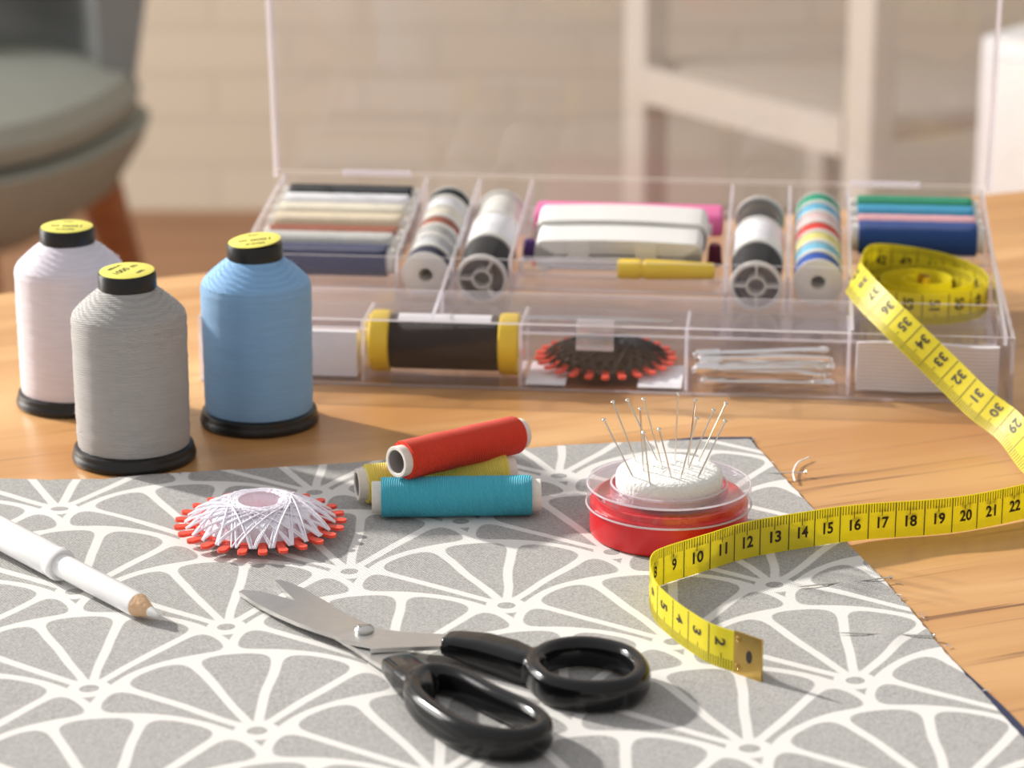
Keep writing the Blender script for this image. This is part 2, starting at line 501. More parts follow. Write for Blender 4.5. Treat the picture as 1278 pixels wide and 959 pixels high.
def brick_mat():
    m, n, l, b = mat('painted_brick')
    t = n.new('ShaderNodeTexCoord')
    mp = n.new('ShaderNodeMapping'); mp.inputs['Rotation'].default_value = (pi / 2, 0, 0)
    l.new(t.outputs['Object'], mp.inputs['Vector'])
    br = n.new('ShaderNodeTexBrick')
    br.inputs['Color1'].default_value = (0.80, 0.715, 0.575, 1); br.inputs['Color2'].default_value = (0.77, 0.688, 0.55, 1)
    br.inputs['Mortar'].default_value = (0.735, 0.655, 0.52, 1)
    br.inputs['Scale'].default_value = 1.0; br.inputs['Brick Width'].default_value = 0.24; br.inputs['Row Height'].default_value = 0.075
    br.inputs['Mortar Size'].default_value = 0.006
    l.new(mp.outputs[0], br.inputs['Vector'])
    l.new(br.outputs['Color'], b.inputs['Base Color'])
    bp = n.new('ShaderNodeBump'); bp.inputs['Strength'].default_value = 0.6; bp.inputs['Distance'].default_value = 0.004; bp.invert = True
    l.new(br.outputs['Fac'], bp.inputs['Height']); l.new(bp.outputs[0], b.inputs['Normal'])
    b.inputs['Roughness'].default_value = 0.7
    return m
BRICK = brick_mat()
SAGE = plain('sage_grey_upholstery', (0.34, 0.345, 0.295), 0.9, var=0.08, vscale=40, bump=0.3, bscale=800)
SLATE = plain('slate_grey_upholstery', (0.23, 0.235, 0.23), 0.9, var=0.08, vscale=40, bump=0.3, bscale=800)
LINEN = plain('pale_grey_linen', (0.46, 0.47, 0.46), 0.9)
DRAWERWHITE = plain('white_lacquered_board', (0.90, 0.885, 0.86), 0.45)
SEATPAD = plain('brown_woven_seat', (0.60, 0.50, 0.40), 0.85, var=0.15, vscale=90)
WHITEWOOD = plain('white_painted_wood', (0.68, 0.61, 0.515), 0.5)  # white dulled to beige, the lid's haze put into the paint colour

# ------------------------------------------------------------------ room
WALL_Y = 352.0
bm = bmesh.new(); add_box(bm, -320, 320, -260, WALL_Y + 12, -ZT - 6, -ZT)
structure(obj('floor', bm, FLOORWOOD, pos=(0, 0, 0), smooth=False))
bm = bmesh.new(); add_box(bm, -320, 320, 0, 12, 0, 250)
structure(obj('wall_back', bm, BRICK, pos=(0, WALL_Y, -ZT), smooth=False))

# ------------------------------------------------------------------ table
TH = atan2(16.4, 39.8)
ex, ey = Vector((cos(TH), sin(TH), 0)), Vector((-sin(TH), cos(TH), 0))
far_mid = Vector((5.9, 35.0, 0))
tc0 = far_mid - ey * 41 + ex * (-4)
table = thing('table', 'brown oiled wooden table with long grain that carries all the sewing things', 'table', (tc0.x, tc0.y, -ZT), (0, 0, TH))
bm = bmesh.new(); add_box(bm, -82, 82, -41, 41, ZT - 3.2, ZT); bevel_all(bm, 0.25, 2)
obj('tabletop', bm, TABLEWOOD, table)
bm = bmesh.new()
for y in (-36, 34): add_box(bm, -74, 74, y, y + 2, ZT - 11, ZT - 3.2)
for x in (-76, 74): add_box(bm, x, x + 2, -36, 36, ZT - 11, ZT - 3.2)
obj('apron', bm, TABLEWOOD, table)
for x in (-74, 74):
    for y in (-34, 34):
        bm = bmesh.new(); add_box(bm, x - 3, x + 3, y - 3, y + 3, 0, ZT - 3.2); bevel_all(bm, 0.3)
        obj('leg', bm, TABLEWOOD, table)

# ------------------------------------------------------------------ cloths
far_px = [(-190, 592), (0, 597), (60, 599), (130, 598), (190, 592), (300, 586), (420, 579), (560, 568), (700, 556), (800, 551), (870, 549), (935, 548)]
right_px = [(935, 548), (952, 566), (975, 592), (1020, 641), (1085, 705), (1140, 765), (1180, 815), (1240, 880), (1290, 935), (1340, 1000)]
far_pts = [at(x, y, 0.1) for x, y in far_px]
right_pts = [at(x, y, 0.1) for x, y in right_px]
right_pts[-1] = Vector((15.0, -36, 0.1))
far_pts[0] = Vector((-30, -1.6, 0.1))

def poly_at(pts, u, key):
    L = [0]
    for a, b in zip(pts, pts[1:]): L.append(L[-1] + (b - a).length)
    s = u * L[-1]
    for i in range(len(pts) - 1):
        if s <= L[i + 1] + 1e-6:
            return pts[i].lerp(pts[i + 1], (s - L[i]) / max(1e-6, L[i + 1] - L[i]))
    return pts[-1]

PINS_FLAT = [(at(1112, 721, 0.16), at(995, 733, 0.16)), (at(1166, 794, 0.16), at(1043, 790, 0.16)), (at(1006, 590, 0.16), at(955, 591, 0.10))]

def coons(farp, rightp, n, m, zf, th, jag=0.0):
    nearL, nearR = Vector((-30, -36, 0)), rightp[-1]
    L0, L1 = nearL, farp[0]
    bm = bmesh.new(); top = []; rng = random.Random(3)
    jr = [rng.uniform(-jag, jag) for _ in range(m + 1)]; jf = [rng.uniform(-jag, jag) for _ in range(n + 1)]
    for j in range(m + 1):
        v = j / m; row = []
        for i in range(n + 1):
            u = i / n
            b0 = nearL.lerp(nearR, u); b1 = poly_at(farp, u, 0)
            l_ = L0.lerp(L1, v); r_ = poly_at(list(reversed(rightp)), v, 0)
            p = b0 * (1 - v) + b1 * v + l_ * (1 - u) + r_ * u - (nearL * (1 - u) * (1 - v) + nearR * u * (1 - v) + farp[0] * (1 - u) * v + farp[-1] * u * v)
            if i == n: p.x += jr[j]
            if j == m: p.y += jf[i]
            row.append((p.x, p.y, zf(p.x, p.y)))
        top.append(row)
    tv = [[bm.verts.new(c) for c in r] for r in top]
    bv = [[bm.verts.new((c[0], c[1], c[2] - th)) for c in r] for r in top]
    for j in range(m):
        for i in range(n):
            bm.faces.new((tv[j][i], tv[j][i + 1], tv[j + 1][i + 1], tv[j + 1][i]))
            bm.faces.new((bv[j][i], bv[j + 1][i], bv[j + 1][i + 1], bv[j][i + 1]))
    for j in range(m):
        bm.faces.new((tv[j][n], bv[j][n], bv[j + 1][n], tv[j + 1][n])); bm.faces.new((tv[j][0], tv[j + 1][0], bv[j + 1][0], bv[j][0]))
    for i in range(n):
        bm.faces.new((tv[m][i], tv[m][i + 1], bv[m][i + 1], bv[m][i])); bm.faces.new((tv[0][i], bv[0][i], bv[0][i + 1], tv[0][i + 1]))
    return bm

def cloth_z(x, y):
    z = 0.10
    for h, t in PINS_FLAT[:2]:
        c = h.lerp(t, 0.45); z += 0.10 * math.exp(-(((x - c.x) / 0.55) ** 2 + ((y - c.y) / 0.7) ** 2))
    # a shallow wrinkle at the left, away from what lies on the cloth
    z += 0.09 * math.exp(-((y + 6.6 + 0.25 * (x + 13)) / 0.8) ** 2) * math.exp(-((x + 14.0) / 2.4) ** 2)
    return z

navy_far = [Vector((p.x, p.y - 0.12, 0.04)) for p in far_pts]
navy_far[-1] = far_pts[-1] + Vector((0.12, 0.42, -0.06)); navy_far[-2] = far_pts[-2] + Vector((0, 0.50, -0.06)); navy_far[-3] = far_pts[-3] + Vector((0, 0.02, -0.06))
offs = [0.1, -0.05, -0.12, -0.12, -0.1, -0.05, 0.04, 0.30, 0.34, 0.3]
navy_right = [Vector((p.x + o_, p.y, 0.04)) for p, o_ in zip(right_pts, offs)]
navy_right[0] = navy_far[-1].copy()
o = obj('navy_cloth', coons(navy_far, navy_right, 60, 60, lambda x, y: 0.04, 0.035), NAVYC, pos=(0, 0, 0))
tag(o, 'navy blue cotton layer peeping out under the grey patterned cloth', 'cloth')
o = obj('patterned_cloth', coons(far_pts, right_pts, 150, 130, cloth_z, 0.05, 0.03), CLOTH, pos=(0, 0, 0))
tag(o, 'grey cotton cloth printed with white petal fans, spread over the table front', 'cloth')
# frayed threads at the raw edge belong to the cloth
bm = bmesh.new(); rng = random.Random(5)
fr = [at(x, y, 0.12) for x, y in ((992, 601), (990, 590), (996, 578), (1010, 571))]
add_tube(bm, catmull(fr, 6), 0.035, 5)
for px, py in ((938, 549), (960, 577), (1021, 640), (1050, 672), (1118, 742), (1122, 747), (1147, 767), (1150, 770), (1180, 806), (1228, 862), (700, 557), (620, 562)):
    p = at(px, py, 0.09)
    for k in range(3):
        d = Vector((rng.uniform(0.03, 0.2), rng.uniform(-0.1, 0.15), rng.uniform(-0.03, 0.03)))
        add_tube(bm, [p - d * 0.2, p + d * 0.5, p + d + Vector((0, rng.uniform(-.05, .05), 0))], 0.011, 4)
obj('frayed_threads', bm, PAPER, o)['kind'] = 'stuff'

# ------------------------------------------------------------------ pins
def pin_mesh(length):
    bm = bmesh.new()
    add_tube(bm, [(0, 0, -length), (0, 0, -length + 0.35), (0, 0, -0.02)], [0.006, 0.026, 0.028], 8)
    lathe([(0, 0.045), (0.045, 0.04), (0.072, 0.015), (0.075, -0.01), (0.055, -0.035), (0.0, -0.04)], 14, bm)
    return bm
def place_pin(head, tip, label, group):
    d = (head - tip); L = d.length
    o = obj('dressmaking_pin', pin_mesh(L), NICKEL, pos=head, rot=d.to_track_quat('Z', 'Y').to_matrix())
    return tag(o, label, 'pin', group)
place_pin(*PINS_FLAT[0], 'steel pin stuck in the cloth edge just below the long yellow tape', 'pins in the cloth edge')
place_pin(*PINS_FLAT[1], 'steel pin stuck in the cloth edge, nearest the viewer of the three', 'pins in the cloth edge')
place_pin(*PINS_FLAT[2], 'steel pin at the cloth edge behind the tape, beside a loose white thread', 'pins in the cloth edge')

# ------------------------------------------------------------------ large thread cones
LETTERS = {}
def letters_bm(s, height, bm, M, bold=0.015):
    if s not in LETTERS: LETTERS[s] = text_geo(s, bold)
    vs, fs, w, h = LETTERS[s]
    k = height / h
    nv = [bm.verts.new(M @ Vector((x * k, y * k, 0))) for x, y in vs]
    for f in fs:
        try: bm.faces.new([nv[i] for i in f])
        except ValueError: pass
    return bm

T_WHITE = thread_mat('white_lilac_thread', (0.78, 0.74, 0.82), 0.07, 0.5)
T_GREY = thread_mat('light_grey_thread', (0.44, 0.43, 0.42), 0.07, 0.6)
T_BLUE = thread_mat('sky_blue_thread', (0.27, 0.50, 0.80), 0.07, 0.55)
def thread_cone(label, pos, tmat, txt_rot, tilt):
    t = thing('thread_cone', label, 'thread cone', pos, (0, 0, 0), 'large thread cones')
    prof = [(0, 0), (2.12, 0), (2.2, 0.05), (2.22, 0.14), (2.2, 0.26), (2.17, 0.31), (2.155, 0.34), (2.16, 0.40), (2.13, 0.50), (2.02, 0.56), (0.9, 0.56), (0, 0.56)]
    obj('base', lathe(prof, 72), BLACKB, t)
    rng = random.Random(label)
    prof = [(0.5, 0.57), (1.98, 0.57), (2.0, 0.7)]
    z = 0.9
    while z < 5.0:
        prof.append((2.01 + rng.uniform(-0.012, 0.012) + 0.03 * (z / 5), z)); z += 0.15
    prof += [(2.05, 5.1), (2.045, 5.22), (2.0, 5.38)]
    # stepped rounds of the shoulder
    zz, r = 5.38, 2.0
    while zz < 6.3:
        r2 = 2.0 - 1.02 * ((zz + 0.045 - 5.38) / 0.95) ** 1.25
        prof += [(r + 0.002, zz + 0.012), (r2 + 0.006, zz + 0.034)]
        zz += 0.046; r = r2
    prof += [(0.9, 6.36), (0.6, 6.36)]
    th_ = obj('thread', lathe(prof, 96), tmat, t)
    # loose fuzz standing off the wound thread
    bm = bmesh.new()
    for k in range(240):
        a = rng.uniform(0, 2 * pi); z = rng.choice([rng.uniform(0.8, 5.2), rng.uniform(5.0, 6.2)])
        r = 2.04 if z < 5.2 else 2.02 - 1.02 * max(0, (z - 5.38) / 0.95) ** 1.25
        p = Vector((r * cos(a), r * sin(a), z)); q = Vector((cos(a + rng.uniform(-.8, .8)), sin(a + rng.uniform(-.8, .8)), rng.uniform(-.5, .8)))
        L = rng.uniform(0.05, 0.17)
        tn = Vector((-sin(a), cos(a), 0)) * rng.choice((-1, 1)) * L
        add_tube(bm, [p, p + q * L * 0.5 + tn * 0.4, p + q * L * 0.55 + tn], 0.0055, 3, cap=False)
    obj('fuzz', bm, tmat, th_)['kind'] = 'stuff'
    prof = [(0.7, 6.3), (1.0, 6.3), (1.03, 6.34), (1.03, 6.82), (1.0, 6.87), (0.9, 6.88), (0, 6.88)]
    cap = obj('cap', lathe(prof, 56), BLACKB, t)
    M = Matrix.Translation((0, 0, 6.885 + 0.95 * max(abs(tilt[0]), abs(tilt[1])))) @ Euler(tilt).to_matrix().to_4x4()
    bm = bmesh.new()
    add = [(0, 0.03), (0.9, 0.025), (0.97, 0.0), (0.97, -0.008), (0, -0.0)]
    lathe(add, 56, bm, M)
    st = obj('sticker', bm, STICKER, cap)
    bm = bmesh.new()
    Z = Matrix.Rotation(txt_rot, 4, 'Z')
    letters_bm('1000 m', 0.30, bm, M @ Matrix.Translation((0, 0, 0.035)) @ Z @ Matrix.Translation((0, 0.08, 0)))
    letters_bm('MINI-K', 0.17, bm, M @ Matrix.Translation((0, 0, 0.035)) @ Z @ Matrix.Translation((0, 0.55, 0)), 0.02)
    letters_bm('100%', 0.15, bm, M @ Matrix.Translation((0, 0, 0.035)) @ Z @ Matrix.Translation((0.05, -0.55, 0)), 0.02)
    obj('lettering', bm, INK, st, smooth=False)
    return t
thread_cone('large cone of white thread on black base, furthest left and behind the grey one', at(94, 502) + Vector((0, 0, 0.01)), T_WHITE, radians(178), (0.02, 0.0, 0))
thread_cone('large cone of light grey thread on black base, standing at the cloth edge', at(168, 571) + Vector((0, 0, 0.01)), T_GREY, radians(60), (0.05, -0.02, 0))
thread_cone('large cone of sky blue thread on black base, in front of the clear box', at(324, 526) + Vector((0, 0, 0.01)), T_BLUE, radians(185), (0.05, -0.09, 0))

# ------------------------------------------------------------------ small thread bobbins (paper-core rolls)
def roll_things(label, pos, rot, tm, L, r, group, name='thread_roll', core_out=0.32):
    t = thing(name, label, 'thread roll', pos, rot, group)
    h = L / 2
    rc, ri = r * 0.80, r * 0.60
    bm = lathe([(ri, -h + 0.9), (ri, -h + 0.02), (ri + 0.02, -h), (rc - 0.02, -h), (rc, -h + 0.02), (rc, h - 0.02), (rc - 0.02, h), (ri + 0.02, h), (ri, h - 0.02), (ri, h - 0.9)], 40)
    c = obj('core', bm, CORE, t)
    for s_ in (-1, 1):
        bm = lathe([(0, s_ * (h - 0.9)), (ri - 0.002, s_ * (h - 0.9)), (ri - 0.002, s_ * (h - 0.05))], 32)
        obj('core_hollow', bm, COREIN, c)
    ht = h - core_out
    rng = random.Random(label)
    prof = [(rc, -ht - 0.0), (r * 0.97, -ht), (r, -ht + 0.06)]
    n = 16
    for k in range(1, n): prof.append((r * (1 + rng.uniform(-0.012, 0.014)), -ht + 0.06 + (2 * ht - 0.12) * k / n))
    prof += [(r, ht - 0.06), (r * 0.97, ht), (rc, ht)]
    obj('thread', lathe(prof, 48), tm, t)
    return t
def axis_rot(a, b, roll=0.0):
    return ((b - a).to_track_quat('Z', 'Y').to_matrix() @ Matrix.Rotation(roll, 3, 'Z'))
T_RED = thread_mat('red_thread', (0.80, 0.045, 0.015), 0.07, 0.8, 3.0, True)
T_YEL = thread_mat('yellow_thread', (0.86, 0.73, 0.13), 0.07, 0.7, 3.0, True)
T_TURQ = thread_mat('turquoise_thread', (0.07, 0.48, 0.64), 0.07, 0.7, 3.0, True)
RR = 0.68; RZ = 0.125
a, b = at(464, 621, RZ + RR), at(675, 618, RZ + RR)
roll_things('turquoise thread roll lying on the patterned cloth below the red one', a.lerp(b, .5), axis_rot(a, b), T_TURQ, (b - a).length, RR, 'loose thread rolls')
a2, b2 = at(445, 605, RZ + RR), at(642, 589, RZ + RR)
d2 = (b2 - a2).normalized()
roll_things('yellow thread roll lying half hidden behind the turquoise one', a2.lerp(b2, .5), axis_rot(a2, b2), T_YEL, (b2 - a2).length, RR, 'loose thread rolls')
a3, b3 = at(494, 577, 2.10), at(651, 541, 1.86)
roll_things('red thread roll resting across the turquoise and yellow ones', a3.lerp(b3, .5), axis_rot(a3, b3), T_RED, (b3 - a3).length, RR * 0.98, 'loose thread rolls')

# ------------------------------------------------------------------ star-shaped thread cards
def star_card_meshes(R, tabs, hole_r, rise, seed):
    bm = bmesh.new()
    pts = []
    rn = R - 0.42
    for i in range(tabs):
        a0 = 2 * pi * i / tabs; da = 2 * pi / tabs
        wd = 0.155
        tang = Vector((-sin(a0), cos(a0))); rad = Vector((cos(a0), sin(a0)))
        def P(r_, t_): v = rad * r_ + tang * t_; return (v.x, v.y)
        pts += [P(rn - 0.28, -wd * 0.8), P(rn, -wd * 0.85), P(R - 0.16, -wd)]
        for k in range(1, 6):
            ang = -pi / 2 + pi * k / 6
            pts.append(P(R - 0.155 + 0.155 * cos(ang), wd * sin(ang)))
        pts += [P(R - 0.16, wd), P(rn, wd * 0.85), P(rn - 0.28, wd * 0.8)]
    # ring body with hole
    extrude_poly(bm, pts, -0.05, 0.05)
    bm2 = bmesh.new()
    rt = R - 0.46
    rng = random.Random(seed)
    # wound mass: a low cone with a well in the middle
    prof = [(hole_r * 0.98, 0.06), (hole_r * 0.98, rise * 0.75), (hole_r + 0.08, rise), (hole_r + 0.25, rise * 0.98), (hole_r + 0.6, rise * 0.86), (hole_r + 1.05, rise * 0.62), (rt - 0.62, rise * 0.30 + 0.08), (rt - 0.42, 0.10), (rt - 0.36, 0.0),
            (rt - 0.42, -0.10), (rt - 0.6, -0.2), (hole_r + 0.3, -0.32), (hole_r * 0.98, -0.2)]
    lathe(prof, 72, bm2, close=True)
    # crossing strands: from notch to notch, just touching the well
    for i in range(tabs):
        a0 = 2 * pi * (i + 0.5) / tabs
        for rep in range(8):
            off = rng.uniform(-0.04, 0.04)
            rh = hole_r + 0.03 + 0.05 * rep * rng.uniform(0.3, 1.0)
            A = Vector((cos(a0 + off) * (rt + 0.10), sin(a0 + off) * (rt + 0.10), 0.02))
            span = math.acos(rh / (rt + 0.10))
            am = a0 + span * (1 if rep % 2 else -1)
            Mid = Vector((cos(am) * rh, sin(am) * rh, rise + 0.02))
            ctrl = []
            for k in range(9):
                u = k / 8
                p = A.lerp(Mid, u)
                rr = hypot(p.x, p.y)
                s = (rt + 0.1 - rr) / (rt + 0.1 - rh)
                p.z = 0.05 + (rise + 0.0) * max(0, s) ** 0.8 + 0.02 * sin(pi * u)
                ctrl.append(p)
            add_tube(bm2, ctrl, rng.uniform(0.024, 0.036), 5)
    return bm, bm2
def star_card(label, pos, rot, tm, R, rise, name='star_thread_card'):
    t = thing(name, label, 'thread card', pos, rot, 'star-shaped thread cards')
    c, th_ = star_card_meshes(R, 25, 0.70, rise, 11)
    obj('card', c, ORANGE, t, smooth=False)
    obj('thread', th_, tm, t, angle=60)
    return t
T_CARDW = plain('soft_white_thread', (0.84, 0.80, 0.88), 0.7, sss=0.0, bump=0.5, bscale=1500)
T_CARDB = plain('soft_black_thread', (0.016, 0.011, 0.008), 0.65, spec=0.2, bump=0.5, bscale=1500)
star_card('red star card wound with white thread lying on the patterned cloth', (*at(325, 651, 0.52)[:2], 0.50), (0.03, 0.0, 0.05), T_CARDW, 2.85, 0.74)

# ------------------------------------------------------------------ scissors
def zs(X, Y, z): return at(X / 2.2034 + 280, Y / 2.2034 + 680, z)
scis = thing('scissors', 'black-handled steel scissors lying slightly open on the patterned cloth', 'scissors', (*at(453, 787, 0.1)[:2], 0.1))
S0 = Vector((*at(453, 787, 0.1)[:2], 0.1))
pivot = zs(385, 235, 0.62)
def blade_bm(outline, zf, th):
    bm = bmesh.new(); top = []
    for X, Y in outline:
        p = zs(X, Y, 0.5); z = zf(p)
        p = zs(X, Y, z); top.append(p - S0)
    a = [bm.verts.new(p) for p in top]; b = [bm.verts.new(p - Vector((0, 0, th))) for p in top]
    bm.faces.new(a); bm.faces.new(list(reversed(b)))
    n = len(top)
    for i in range(n): bm.faces.new((a[i], b[i], b[(i + 1) % n], a[(i + 1) % n]))
    bmesh.ops.triangulate(bm, faces=[f for f in bm.faces if len(f.verts) > 4])
    return bm
tip1 = zs(40, 130, 0.3)
def zblade(z_tip, z_piv, z_end):
    def f(p):
        d = hypot(p.x - pivot.x, p.y - pivot.y)
        if p.x < pivot.x: return z_piv + (z_tip - z_piv) * min(1, d / (tip1 - pivot).length)
        return z_piv + (z_end - z_piv) * min(1, d / 4.5)
    return f
out1 = [(40, 128), (52, 124), (100, 129), (150, 141), (225, 163), (300, 186), (345, 201), (375, 214), (410, 226), (450, 235), (520, 243), (640, 247), (640, 279), (600, 279), (500, 282), (401, 287), (401, 275), (360, 268), (320, 260), (300, 248), (250, 232), (200, 214), (150, 193), (110, 173), (75, 154)]
obj('blade', blade_bm(out1, zblade(0.27, 0.60, 0.66), 0.13), BLADE, scis, smooth=False)
out2 = [(140, 99), (150, 96), (180, 104), (215, 119), (250, 139), (290, 162), (330, 189), (370, 208), (410, 226), (420, 262), (450, 285), (500, 292), (545, 330), (470, 352), (440, 338), (400, 313), (360, 285), (322, 262), (280, 222), (240, 190), (200, 158), (165, 125)]
obj('blade', blade_bm(out2, zblade(0.22, 0.44, 0.50), 0.13), BLADE, scis, smooth=False)
bm = lathe([(0, 0.15), (0.12, 0.145), (0.24, 0.11), (0.29, 0.05), (0.29, 0.0), (0.25, -0.02), (0.25, -0.3), (0, -0.3)], 28)
add_box(bm, -0.2, 0.2, -0.03, 0.03, 0.13, 0.155, Matrix.Rotation(0.5, 4, 'Z'))
obj('screw', bm, STEEL, scis, pos=pivot + Vector((0, 0, 0.0)) - S0)

def handle(loop, neck, zc, rh, rv, zoff):
    bm = bmesh.new()
    pts = catmull([zs(X, Y, zc) - S0 for X, Y in loop], 8, True)
    n = len(pts)
    # ring
    rings = []
    SEG = 20
    for i in range(n):
        t = (pts[(i + 1) % n] - pts[i - 1]); t.z = 0; t.normalize()
        u = Vector((t.y, -t.x, 0))
        rings.append([bm.verts.new(pts[i] + u * (rh * (abs(cos(q)) ** 0.8) * (1 if cos(q) >= 0 else -1)) + Vector((0, 0, rv * (abs(sin(q)) ** 0.8) * (1 if sin(q) >= 0 else -1)))) for q in [2 * pi * k / SEG for k in range(SEG)]])
    for i in range(n):
        A, B = rings[i], rings[(i + 1) % n]
        for k in range(SEG): bm.faces.new((A[k], A[(k + 1) % SEG], B[(k + 1) % SEG], B[k]))
    # neck
    rings = []
    P = [zs(X, Y, z) - S0 for X, Y, z, hw, hh in neck]
    for i, (X, Y, z, hw, hh) in enumerate(neck):
        t = P[min(i + 1, len(P) - 1)] - P[max(i - 1, 0)]; t.z = 0; t.normalize()
        u = Vector((t.y, -t.x, 0))
        ring = []
        for k in range(SEG):
            q = 2 * pi * k / SEG
            ring.append(bm.verts.new(P[i] + u * (hw * (abs(cos(q)) ** 0.5) * (1 if cos(q) >= 0 else -1)) + Vector((0, 0, hh * (abs(sin(q)) ** 0.5) * (1 if sin(q) >= 0 else -1)))))
        rings.append(ring)
    for A, B in zip(rings, rings[1:]):
        for k in range(SEG): bm.faces.new((A[k], A[(k + 1) % SEG], B[(k + 1) % SEG], B[k]))
    bm.faces.new(list(reversed(rings[0]))); bm.faces.new(rings[-1])
    me = finish(bm, 'handle')
    me2 = evaluated_mesh(me, [('REMESH', dict(mode='VOXEL', voxel_size=0.0005)), ('SMOOTH', dict(factor=0.5, iterations=6))])
    for p in me2.polygons: p.use_smooth = True
    me2.name = 'handle'
    me2.materials.clear(); me2.materials.append(BLACKP)
    o = bpy.data.objects.new('handle', me2); COL.objects.link(o); o.parent = scis
    return o
handle([(848, 345), (893, 308), (968, 294), (1043, 300), (1112, 322), (1147, 364), (1116, 402), (1047, 416), (958, 413), (885, 392)],
       [(607, 270, 0.66, 0.42, 0.27), (640, 275, 0.66, 0.50, 0.34), (710, 291, 0.62, 0.58, 0.44), (780, 313, 0.58, 0.60, 0.48), (835, 336, 0.56, 0.50, 0.48), (868, 352, 0.54, 0.36, 0.44)],
       0.60, 0.28, 0.47, 0)
handle([(520, 405), (558, 370), (640, 379), (743, 431), (836, 475), (878, 514), (843, 545), (760, 549), (660, 526), (578, 478), (536, 442)],
       [(474, 326, 0.48, 0.50, 0.27), (492, 342, 0.50, 0.56, 0.34), (514, 366, 0.54, 0.58, 0.42), (532, 392, 0.54, 0.50, 0.46), (548, 420, 0.54, 0.34, 0.44)],
       0.60, 0.28, 0.47, 0)

# ------------------------------------------------------------------ marking pencil
pa, pb = at(198, 778, 0.22), at(100, 722, 0.50)
pd = (pb - pa).normalized(); pd.z = 0.0; pd.normalize(); pd.z = 0.037
pen = thing('marking_pencil', 'white marking pencil with bare wood tip and thick cap, lying on the cloth at left', 'pencil', (pa.x, pa.y, 0.46), pd.to_track_quat('Z', 'Y').to_matrix())
obj('barrel', lathe([(0.37, 1.05), (0.385, 1.1), (0.385, 5.6), (0.0, 5.6)], 40), WHITEP, pen)
obj('wood_cone', lathe([(0.0, 0.42), (0.155, 0.40), (0.17, 0.42), (0.36, 1.02), (0.372, 1.06), (0.0, 1.06)], 32), WOODRAW, pen)
obj('lead', lathe([(0, -0.0), (0.04, 0.01), (0.075, 0.08), (0.165, 0.42), (0, 0.43)], 24), CHALK, pen)
obj('cap', lathe([(0.385, 5.15), (0.50, 5.12), (0.535, 5.2), (0.535, 5.45), (0.5, 5.55), (0.52, 5.65), (0.52, 11.2), (0.46, 11.35), (0, 11.35)], 40), WHITEP, pen)

# ------------------------------------------------------------------ pincushion
pc = at(834, 664, 0.11)
cush = thing('pincushion', 'round red pin box with clear lid and white sponge, stuck full of pins', 'pincushion', pc)
cush.scale = (0.955, 0.955, 1.0)
obj('base', lathe([(0, 0), (2.6, 0), (2.7, 0.06), (2.74, 0.16), (2.74, 1.12), (2.60, 1.14), (2.58, 1.32), (2.5, 1.34), (2.45, 1.2), (2.1, 1.18), (0, 1.18)], 88), REDP, cush)
obj('lid', lathe([(2.77, 1.02), (2.82, 1.00), (2.86, 1.06), (2.86, 1.14), (2.83, 1.18), (2.83, 1.56), (2.86, 1.60), (2.85, 1.68), (2.78, 1.74), (2.66, 1.72), (2.56, 1.66), (2.06, 1.64), (2.02, 1.72), (1.96, 1.72), (1.94, 1.62), (1.92, 1.30), (0.0, 1.30),
    (0, 1.36), (1.86, 1.36), (1.88, 1.40), (1.90, 1.59), (2.5, 1.59), (2.74, 1.64), (2.78, 1.54)], 96), CUPCLEAR, cush)
for rr_, zz_ in ((2.82, 1.72), (2.855, 1.06), (2.0, 1.73)):
    bm = bmesh.new()
    add_tube(bm, [(rr_ * cos(2 * pi * k / 96), rr_ * sin(2 * pi * k / 96), zz_) for k in range(96)], 0.035, 8, closed=True)
    obj('lid_rim', bm, EDGE, cush)
bm = lathe([(0, 1.38), (1.72, 1.38), (1.80, 1.44), (1.84, 1.65), (1.84, 2.02), (1.78, 2.14), (1.62, 2.22), (1.2, 2.27), (0.6, 2.29), (0, 2.29)], 80)
rng = random.Random(2)
bmesh.ops.subdivide_edges(bm, edges=[e for e in bm.edges if all(v.co.z > 1.5 for v in e.verts)], cuts=2, use_grid_fill=True)
for v in bm.verts:
    if v.co.z > 1.6: v.co += Vector((rng.uniform(-1, 1), rng.uniform(-1, 1), rng.uniform(-1, 1))) * 0.009
obj('sponge', bm, SPONGE, cush, angle=80)
pin_px = [((140, 182), (290, 478), 'leftmost'), ((187, 90), (309, 405), 'second from left'), ((263, 80), (418, 398), 'long and left-leaning, third head from left'),
          ((330, 126), (347, 455), 'nearly upright, just behind the short dark-headed one'), ((347, 75), (446, 434), 'tall left-leaning, nearest the middle gap'), ((347, 251), (380, 510), 'front left, short with the lowest head at left'),
          ((428, 232), (492, 486), 'front middle, short and leaning left'), ((527, 48), (510, 404), 'tallest, upright at the middle'), ((617, 80), (577, 425), 'just right of the tallest'),
          ((625, 176), (540, 490), 'front pin crossing just right of the middle'), ((712, 133), (580, 440), 'right-leaning, third head from right'), ((776, 98), (632, 402), 'long and strongly right-leaning at the back right'),
          ((773, 189), (630, 486), 'front right, strongly right-leaning')]
for (hx, hy), (tx, ty), nm in pin_px:
    e = at(720 + tx / 4.17, 480 + ty / 4.17, 2.36)
    dy = (ty - 440) / 240.0
    h = atY(720 + hx / 4.17, 480 + hy / 4.17, e.y - 0.25 * dy)
    d = (h - e).normalized()
    place_pin(h, e - d * 0.55, 'steel pin in the white sponge: ' + nm, 'pins in the pincushion')

